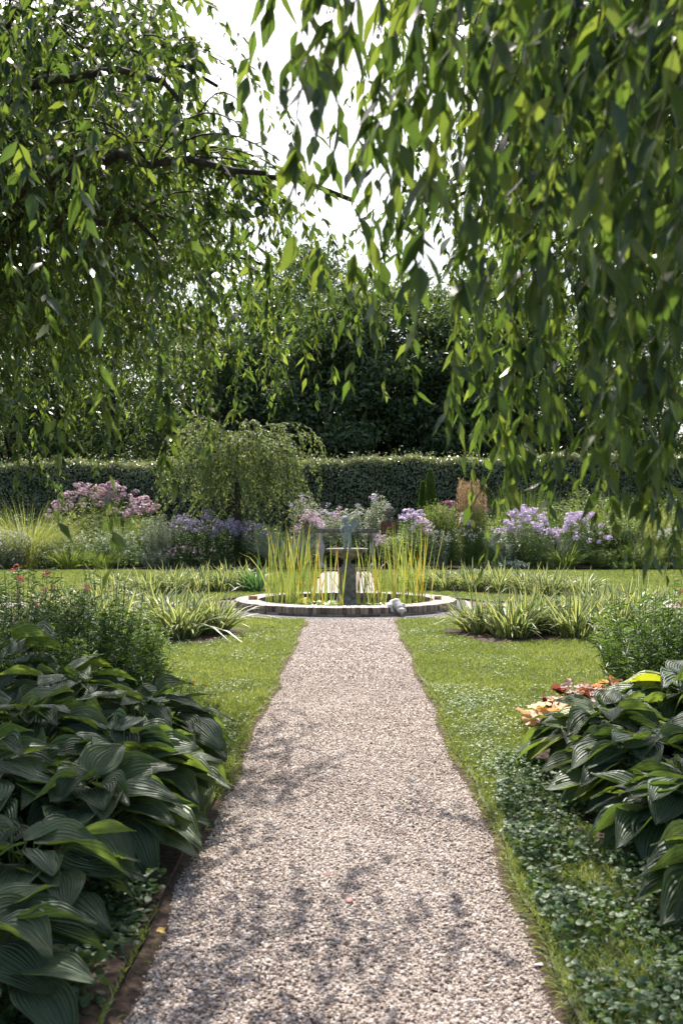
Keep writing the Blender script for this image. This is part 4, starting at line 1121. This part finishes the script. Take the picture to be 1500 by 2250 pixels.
def leaf_strand(lm, tm, pts, T, ll, spacing, tw=.0022, dens=1.0, spread=.75, side=3, rn=None):
    seg = np.linalg.norm(np.diff(pts, axis=0), axis=1); cum = np.concatenate([[0], np.cumsum(seg)])
    n = max(2, int(cum[-1] / spacing * dens))
    q = np.sort(rng.uniform(.02, cum[-1], n))
    P = np.column_stack([np.interp(q, cum, pts[:, k]) for k in range(3)])
    tg = np.gradient(pts, axis=0); tg = np.column_stack([np.interp(q, cum, tg[:, k]) for k in range(3)]); tg = unit(tg)
    a = rng.random(n) * 2 * PI
    o = np.column_stack([np.cos(a), np.sin(a), 0 * a])
    d = tg * rng.uniform(.1, 1.0, (n, 1)) + o * spread * rng.uniform(.3, 1.5, (n, 1)) + np.array([[0, 0, -.35]])
    nn = o + rng.normal(0, .6, (n, 3)) + np.array([[0, 0, .7]])
    sc_ = ll * rng.uniform(.45, 1.2, n) * (1 - .25 * (q / cum[-1]) ** 3)
    if isinstance(T, list):
        F_ = frames(d, nn); kk = rng.integers(0, len(T), n)
        for j in range(len(T)): lm.inst(T[j], P[kk == j], F_[kk == j], np.stack([sc_ * rng.uniform(.8, 1.25, n), sc_, sc_], 1)[kk == j])
    else: lm.inst(T, P, frames(d, nn), sc_)
    tm.tube(pts, np.linspace(tw, tw * .35, len(pts)), side, cap=False)

def bez(p0, p1, p2, n):
    t = np.linspace(0, 1, n)[:, None]
    return (1 - t) ** 2 * np.array(p0) + 2 * t * (1 - t) * np.array(p1) + t ** 2 * np.array(p2)

def weeping_tree(tree, trunk_pts, trunk_r, limbs, nsub, nstr, zbot, T, ll, spacing, lmat, clip=None, sublen=(.5, 1.3), r_limb=.06, outk=(.1, .5), twmat='twig', sep=True, dens=1.0):
    tm = MB(); tm.tube(trunk_pts, trunk_r, 12); tm.build('trunk', M['bark'], tree)
    lm, tw = MB(), MB()
    for (p0, p1, p2) in limbs:
        C = bez(p0, p1, p2, 16)
        C[1:-1] += rng.normal(0, .025, (14, 3))
        b = MB(); b.tube(C, np.linspace(r_limb, r_limb * .2, 16), 8); b.build('limb', M['bark'], tree)
        for _ in range(nsub):
            t = rng.uniform(.12, 1); i = int(t * 15); q0 = C[i]
            lim = unit(C[min(i + 1, 15)] - C[max(i - 1, 0)])
            a = math.atan2(lim[1], lim[0]) + rng.normal(0, .9)
            l = rng.uniform(*sublen)
            sb = bez(q0, q0 + np.array([math.cos(a) * l * .5, math.sin(a) * l * .5, .28 * l]), q0 + np.array([math.cos(a) * l, math.sin(a) * l, -.15 * l]), 8)
            if clip is not None and not clip(sb[-1]):
                if not clip(sb[4]): continue
                sb = bez(sb[0], sb[2], sb[4], 8)
            leaf_strand(lm, tw, sb, T, ll, spacing * 1.2)
            tw.tube(sb, np.linspace(.008, .003, 8) * (r_limb / .06), 4, cap=False)
            zoff = rng.normal(0, .35); lf = rng.uniform(.45, 1.0)
            for _ in range(rng.integers(1, nstr + 2)):
                s0 = sb[rng.integers(1, 8)]
                zb = zbot(s0[0], s0[1]) + zoff + rng.normal(0, .2)
                L = max(.25, (s0[2] - zb) * rng.uniform(.15, 1.0) * lf)
                if clip is not None and not clip(s0): continue
                a2 = a + rng.normal(0, .8)
                pts = strand_path(s0, (math.cos(a2), math.sin(a2)), rng.uniform(*outk), L)
                leaf_strand(lm, tw, pts, T, ll, spacing, dens=dens)
    return lm, tw

# left weeping cherry: crown spreads from a trunk just outside the left edge
lt = thing('weeping_cherry', 'weeping cherry with drooping leafy branches filling the left of the view', 'tree', (-4.4, 8.8, 0))
tp = np.array([(-4.4, 8.8, 0), (-4.35, 8.8, 1.2), (-4.2, 8.8, 2.4), (-4.0, 8.7, 3.4), (-3.75, 8.6, 4.3)])
top = (-4.0, 8.7, 3.4); top2 = (-3.75, 8.6, 4.3)
LIMBS = [((-4.2, 8.8, 2.6), (-2.6, 8.2, 3.4), (-2.35, 8.0, 6.6)), ((-4.0, 8.7, 3.4), (-2.7, 7.3, 5.9), (-.95, 7.0, 4.7)), (top, (-2.8, 8.0, 4.6), (-1.25, 7.6, 3.9)),
         (top2, (-2.6, 9.2, 6.0), (-1.1, 9.6, 5.0)), (top, (-3.2, 7.0, 4.6), (-2.2, 5.9, 4.0)), (top2, (-4.0, 6.9, 6.0), (-3.0, 5.4, 5.0)), (top, (-2.6, 9.6, 4.4), (-.9, 9.9, 4.2)),
         (top2, (-3.3, 10.2, 6.0), (-2.2, 11.4, 5.4)), (top, (-2.4, 6.4, 4.6), (.0, 5.2, 3.3)), (top, (-2.3, 6.6, 4.0), (-1.1, 5.6, 3.2)), (top, (-2.2, 6.0, 4.9), (-.85, 4.9, 3.7)), (top2, (-1.9, 6.0, 5.4), (-1.3, 4.8, 4.2)), (top, (-1.9, 5.6, 4.0), (-.42, 4.8, 3.3)),  (top2, (-4.9, 9.8, 6.0), (-5.4, 11, 5.2)),
         (top2, (-5.2, 7.8, 6.0), (-5.9, 6.9, 5.0)), (top2, (-3.2, 8.9, 6.8), (-2.1, 9.2, 6.9)), (top, (-3.4, 8.2, 3.8), (-2.2, 7.6, 3.1)), (top2, (-2.6, 8.0, 5.6), (-1.5, 7.4, 5.9))]
def lz(x, y): return 1.9 + max(0, (x + 2.2)) * .40 + .30 * math.sin(x * 5 + y * 2)
def lclip(p): return p[0] < np.interp(p[2] + rng.normal() * .2, [3.9, 4.45, 5.1, 6.3], [-.6, -.7, -.8, -1.65]) if p[1] > 6.4 else p[0] < np.interp(p[2] + rng.normal() * .10, [3.0, 3.2, 3.55, 3.9, 4.23, 5.0], [.3, -.2, -.40, -.69, -.87, -1.3])
lm, tw = weeping_tree(lt, tp, [.2, .17, .15, .13, .10], LIMBS, 24, 5, lz, TL, .098, .036, 'cherry', lclip, outk=(.15, .8))
# a few nearer strands hanging lower
for px, pyb, D, L in ((85, 1125, 3.3, 1.3), (215, 1240, 2.9, 1.3), (340, 1080, 4.6, 1.2), (380, 1120, 4.6, 1.3), (445, 1010, 4.9, 1.2), (480, 930, 5.0, 1.1), (20, 1060, 4.6, 1.6), (140, 1000, 5.0, 1.6), (265, 1000, 5.0, 1.2),
                      (700, 880, 6.6, 1.0), (690, 760, 6.0, .9), (560, 830, 6.4, 1.2), (610, 760, 6.6, 1.2), (640, 690, 5.5, .7), (665, 810, 5.8, .9), (720, 700, 5.6, .6), (735, 850, 6, .9), (580, 720, 5.2, .8), (622, 890, 6, 1.0), (762, 690, 6.1, .6), (540, 900, 5.5, 1.0),
                      (792, 770, 6.2, .8), (825, 690, 5.9, .6), (850, 850, 6.2, .9), (510, 960, 5.6, 1.0), (600, 640, 5.0, .7), (700, 640, 5.9, .5), (450, 880, 5.0, .9), (400, 950, 5.2, 1.0)):
    x = at(px, D); zb = hz(pyb, D)
    p0 = np.array([x - .12, D + .1, zb + L])
    leaf_strand(lm, tw, strand_path(p0, (1, -.3), .12, L + .16, sway=.03), TN, .108, .028, dens=.9)
lm.build('crown', M['cherry'], lt)
tw.build('twigs', M['twig'], lt)

rt = thing('weeping_cherry', 'weeping cherry whose near drooping branches hang over the right of the view', 'tree', (3.5, 5.6, 0))
tp = np.array([(3.5, 5.6, 0), (3.45, 5.6, 1.3), (3.3, 5.6, 2.5), (3.1, 5.6, 3.4), (2.9, 5.7, 4.2)])
top = (3.1, 5.6, 3.4); top2 = (2.9, 5.7, 4.2)
LIMBS = [(top2, (2.3, 7.0, 5.8), (1.2, 8.4, 5.6)), (top, (2.4, 7.2, 4.6), (.75, 8.8, 4.4)), (top2, (3.2, 7.8, 6.0), (2.4, 9.8, 5.4)), (top, (2.3, 5.4, 4.7), (1.2, 5.2, 4.5)), (top2, (2.2, 6.0, 6.2), (1.3, 6.6, 6.3)),
         (top2, (2.6, 6.8, 6.6), (2.0, 8.2, 6.9)), (top2, (4.4, 6.6, 6), (5.2, 8.0, 5.0)), (top, (2.8, 4.0, 4.4), (1.9, 3.2, 3.9)), (top2, (3.8, 4.4, 5.6), (4.2, 3.0, 4.6)), (top, (3.2, 7.2, 4.4), (2.6, 8.8, 4.0)), (top2, (1.9, 4.6, 5.0), (.9, 3.4, 4.4)), (top2, (2.2, 4.6, 5.4), (1.0, 4.2, 5.2)), (top2, (3.0, 4.4, 5.6), (2.2, 3.0, 5.2)), (top2, (3.4, 6.2, 6.2), (2.8, 7.0, 5.9)), (top, (3.2, 6.2, 4.0), (2.2, 7.2, 3.4)), (top, (2.6, 5.6, 4.0), (1.7, 5.8, 3.3))]  # includes extra out-of-frame limbs added overhead to shade the near strands
def rz_(x, y): return 2.45 + max(0, 1.6 - x) * .75 + .25 * math.sin(x * 5 + y * 2)
def rclip(p): return p[0] > np.interp(p[2] + rng.normal() * .2, [3.6, 4.1, 5.2, 6.5], [-.1, .25, .2, .4]) and (p[1] > 6.2 or p[0] > .8)
lm, tw = weeping_tree(rt, tp, [.2, .17, .15, .13, .10], LIMBS, 29, 5, rz_, TL, .108, .036, 'cherry', rclip, outk=(.15, .8))
NEAR = [(500, 130, 2.7), (530, 240, 2.6), (565, 330, 2.4), (600, 430, 2.3), (640, 210, 2.2), (690, 90, 2.1), (665, 480, 3.0), (700, 560, 2.9), (745, 650, 3.0), (772, 800, 3.4), (800, 420, 2.6), (835, 640, 2.7), (850, 770, 3.4), (880, 690, 2.5),
        (905, 520, 2.2), (930, 640, 2.2), (962, 800, 3.0), (1000, 520, 2.0), (1012, 700, 2.4), (1050, 850, 2.8), (1085, 1160, 3.9), (1105, 1190, 3.9), (1130, 1080, 3.7), (1100, 620, 2.1), (1150, 880, 2.6), (1165, 1060, 3.9), (1200, 760, 2.3),
        (1240, 900, 2.6), (1290, 980, 3.0), (1330, 700, 1.9), (1340, 900, 2.5), (1380, 860, 2.4), (1420, 1050, 2.8), (1455, 1240, 2.9), (1490, 1130, 2.5), (1500, 900, 2.2), (1440, 780, 2.0), (1270, 600, 2.0), (1180, 450, 1.9), (1060, 380, 1.9),
        (1395, 980, 3.2), (560, 110, 2.2), (640, 150, 2.1), (705, 60, 2.1), (820, 280, 2.1), (905, 330, 2.0), (980, 380, 1.9), (1080, 330, 1.8), (1150, 520, 1.8), (1250, 430, 1.8), (1340, 520, 1.9), (1420, 560, 1.9), (1480, 660, 1.9), (1480, 1230, 3.0), (1440, 1130, 3.2), (1400, 1040, 2.8), (1500, 1180, 3.4), (1465, 1060, 2.6), (1360, 900, 2.7), (1120, 1000, 3.3), (1090, 930, 3.0), (1010, 820, 2.7), (1160, 960, 2.9), (1370, 1000, 2.7), (1320, 820, 3.2), (1210, 1000, 3.6), (1470, 950, 3.3), (960, 420, 2.4), (870, 330, 2.3), (1140, 700, 3.0), (1030, 900, 3.6), (900, 820, 3.8), (1260, 760, 3.4), (1430, 640, 2.6)]
NEAR += [(px + rng.normal() * 22, pyb - rng.uniform(0, 160), D + rng.uniform(.1, .7)) for px, pyb, D in NEAR[::2] if px > 780]
NEAR += [(rng.uniform(1010, 1500), rng.uniform(820, 1120), rng.uniform(3.0, 4.6)) for _ in range(8)]
NEAR = [(a, b + (60 if b > 700 else 20), c) for a, b, c in NEAR]
for px, pyb, D in NEAR:
    x = at(px, D); zb = hz(pyb, D); ztop = max(zb + .5, hz(-180, D) + rng.uniform(0, .3)); L = ztop - zb
    off = rng.uniform(.12, .5)
    p0 = np.array([x + off, D + .05, ztop])
    leaf_strand(lm, tw, strand_path(p0, (-1, rng.normal() * .3), off, L + .17, sway=.035), TN, .122, .030, dens=.8, spread=.6)
for k in range(5):      # overhead boughs that carry the near strands
    y = 1.9 + k * .5
    b = MB(); C = bez((3.0, 5.4, 3.9), (2.2, 3.0 + .4 * k, 3.9), (-.2 + .25 * k, y, hz(-200, y) + .25), 14)
    b.tube(C, np.linspace(.035, .006, 14), 6); b.build('limb', M['bark'], rt)
lm.build('crown', M['cherry'], rt)
tw.build('twigs', M['twig'], rt)

# small weeping tree in the far border
wt = thing('small_weeping_tree', 'small weeping tree with fine pale green curtains left of the fountain', 'tree', (X(520, 36), 36, 0))
cx = X(520, 36)
LIMBS = [((cx, 36, 3.6), (cx + math.cos(a) * .9, 36 + math.sin(a) * .9, 5.9 + .9 * math.sin(a * 5)), (cx + math.cos(a) * (2.0 + .6 * math.sin(a * 2.3)), 36 + math.sin(a) * 1.7, 3.9 + .8 * math.sin(a * 3))) for a in np.linspace(0, 2 * PI, 12)[:-1]]
lm, tw = weeping_tree(wt, [(cx, 36, 0), (cx + .05, 36, 1.8), (cx, 36, 3.7)], [.14, .12, .09], LIMBS, 15, 5, lambda x, y: .8 + .7 * math.sin(x * 4), T2, .14, .045, 'weeping', None, (.3, 1.5), .045)
lm.build('crown', M['weeping'], wt); tw.build('twigs', M['twig'], wt)

# ------------------------------------------------------------------ near shrubs
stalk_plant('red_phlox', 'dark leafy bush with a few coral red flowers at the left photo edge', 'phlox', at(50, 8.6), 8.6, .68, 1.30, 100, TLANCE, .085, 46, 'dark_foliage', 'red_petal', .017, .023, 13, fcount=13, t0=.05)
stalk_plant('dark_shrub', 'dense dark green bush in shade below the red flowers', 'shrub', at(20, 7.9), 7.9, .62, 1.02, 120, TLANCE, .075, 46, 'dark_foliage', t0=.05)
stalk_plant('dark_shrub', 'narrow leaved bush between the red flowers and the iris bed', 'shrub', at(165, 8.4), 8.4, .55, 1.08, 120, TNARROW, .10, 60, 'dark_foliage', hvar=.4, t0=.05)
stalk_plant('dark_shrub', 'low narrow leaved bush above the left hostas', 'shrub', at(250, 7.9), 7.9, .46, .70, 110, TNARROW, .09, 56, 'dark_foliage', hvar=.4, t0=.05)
stalk_plant('leafy_stalks', 'loose willowy stalks reaching up in front of the left lawn', 'perennial', at(235, 9.2), 9.2, .50, 1.35, 36, TLANCE, .10, 26, 'mid_foliage', hvar=.4)
stalk_plant('leafy_stalks', 'feathery green stalks at the left foot of the near iris bed', 'perennial', at(290, 9.8), 9.8, .42, .8, 60, TNARROW, .10, 40, 'mid_foliage', hvar=.4)
stalk_plant('astilbe', 'ferny silver lit foliage poking out behind the left hostas', 'astilbe', at(120, 7.3), 7.3, .35, .80, 60, TNARROW, .08, 50, 'mid_foliage', t0=.4)
stalk_plant('marigold', 'ferny bush dotted with small yellow flowers beside the left lawn', 'marigold', at(372, 7.9), 7.9, .34, .36, 90, TNARROW, .05, 46, 'mid_foliage', 'yellow_petal', .018, .016, 10, fcount=9, t0=.05)
stalk_plant('marigold', 'small ferny plant with yellow flowers near the brown soil patch', 'marigold', at(425, 7.3), 7.3, .26, .26, 60, TNARROW, .045, 40, 'mid_foliage', 'yellow_petal', .018, .016, 10, fcount=5, t0=.05)
stalk_plant('near_aster', 'bushy narrow leaved aster at the right photo edge above the hostas', 'aster', at(1425, 8.8), 8.8, .54, 1.12, 84, TNARROW, .10, 52, 'mid_foliage', hvar=.5, t0=.05)
stalk_plant('near_aster', 'narrow leaved aster rising at the right edge behind the orange leaves', 'aster', at(1480, 8.0), 8.0, .45, .92, 80, TNARROW, .10, 60, 'dark_foliage', hvar=.35, t0=.05)
stalk_plant('near_aster', 'loose light green aster beside the right near iris bed', 'aster', at(1365, 10.4), 10.4, .4, .72, 46, TNARROW, .10, 40, 'light_foliage', hvar=.4, t0=.05)
stalk_plant('leafy_stalks', 'three thin leaning stalks with narrow leaves rising above the right aster', 'perennial', at(1385, 7.6), 7.6, .28, 1.38, 4, TNARROW, .13, 34, 'dark_foliage', hvar=.3, lean=-.12, t0=.2)
stalk_plant('red_phlox', 'pink red and white phlox head at the right photo edge', 'phlox', at(1500, 8.9), 8.9, .22, 1.2, 14, TLANCE, .09, 30, 'mid_foliage', 'red_petal', .018, .028, 14, fcount=4)

def heuchera(px, D, R_, H, n, s, mat, label):
    x = at(px, D); t = thing('heuchera', label, 'heuchera', (x, D, LZ), 'orange and red heucheras')
    a = rng.random(n) * 2 * PI; e = np.sqrt(rng.random(n))
    P = np.column_stack([x + R_ * e * np.cos(a), D + R_ * e * np.sin(a), LZ + .03 + H * (1 - .6 * e ** 2) * rng.uniform(.6, 1.1, n)])
    d = np.column_stack([np.cos(a), np.sin(a), rng.normal(-.1, .3, n)])
    mb = MB(); mb.inst(TLOBE, P, frames(d, np.column_stack([np.cos(a) * .4, np.sin(a) * .4, np.ones(n)]) + rng.normal(0, .35, (n, 3))), s * rng.uniform(.65, 1.2, n))
    mb.build('leaves', M[mat], t)
    pm = MB()
    for p in P: pm.tube([(x + rng.normal() * .02, D + rng.normal() * .02, LZ), p], [.003, .002], 3, cap=False)
    pm.build('stalks', M['petiole'], t)
K = 20
lob = [(0, .12, .02)] + [(.5 * math.sin(a) * (1 + .13 * math.cos(a * 5)), .45 - .5 * math.cos(a) * (1 + .13 * math.cos(a * 5)), .07 * math.sin(a * 5)) for a in (np.arange(K) + .5) * 2 * PI / K]
TLOBE = (np.array(lob, float), [[(0, k + 1, (k + 1) % K + 1) for k in range(K)]], np.zeros(K + 1))
heuchera(1222, 7.6, .20, .20, 34, .13, 'amber_leaf', 'pale amber leaved plant nearest the lawn edge')
heuchera(1272, 8.0, .20, .26, 44, .11, 'red_leaf', 'dark red leaved plant in the middle of the orange group')
heuchera(1335, 8.2, .22, .24, 44, .11, 'peach_leaf', 'peach orange leaved plant right of the dark red one')
heuchera(1395, 8.3, .20, .22, 34, .11, 'amber_leaf', 'yellow orange leaved plant farthest to the right under the aster')
heuchera(1490, 8.5, .20, .30, 34, .11, 'red_leaf', 'reddish leaved plant at the right photo edge')

# ------------------------------------------------------------------ fallen leaves and petals on the path
mb = MB(); n = 420
y = 2.8 + 13 * rng.random(n) ** 1.5; x = rng.uniform(PL, PR, n); ed = rng.random(n) < .5
x = np.where(ed, np.where(rng.random(n) < .5, PL + np.abs(rng.normal(0, .08, n)), PR - np.abs(rng.normal(0, .08, n))), x)
mb.inst(TLANCE, np.column_stack([x, y, np.full(n, .014)]), frames(rand_dirs(n) * [1, 1, .1], rand_dirs(n, 2.5)), rng.uniform(.010, .035, n))
tag(mb.build('leaf_litter', M['litter']), 'tiny brown bits of dry leaf scattered over the gravel', 'leaf litter', kind='stuff')
def fallen(px, py, s, mat, name, label):
    D = FPX * EYE / (py - 1152); x = at(px, D)
    mb = MB()
    mb.inst(TBROAD, np.array([[x, D, .018]]), frames(rand_dirs(1) * [1, 1, .05], np.array([[.25, -.3, 1]])), s)
    mb.inst(TBROAD, np.array([[x + s * .2, D + s * .2, .02]]), frames(rand_dirs(1) * [1, 1, .1], np.array([[-.4, -.2, 1]])), s * .7)
    tag(mb.build(name, M[mat]), label, 'fallen petal' if 'petal' in name else 'fallen leaf')
fallen(768, 1985, .045, 'red_petal', 'fallen_petal', 'red and white petal lying on the middle of the gravel')
fallen(718, 1926, .028, 'red_petal', 'fallen_petal', 'tiny dark red petal on the gravel above the larger one')
fallen(345, 2054, .045, 'yellow_petal', 'fallen_leaf', 'small yellow leaf on the gravel near the lower left hosta')
fallen(285, 2058, .045, 'pink', 'fallen_petal', 'pale pink petal beside the small yellow leaf')
fallen(1190, 2125, .055, 'pink', 'fallen_petal', 'pale pink petal on the gravel near the right lawn edge')
fallen(858, 2020, .02, 'mid_foliage', 'fallen_leaf', 'tiny green leaf on the gravel right of the red petal')
fallen(740, 1832, .022, 'peach_leaf', 'fallen_leaf', 'tiny brown leaf in the upper middle of the near gravel')
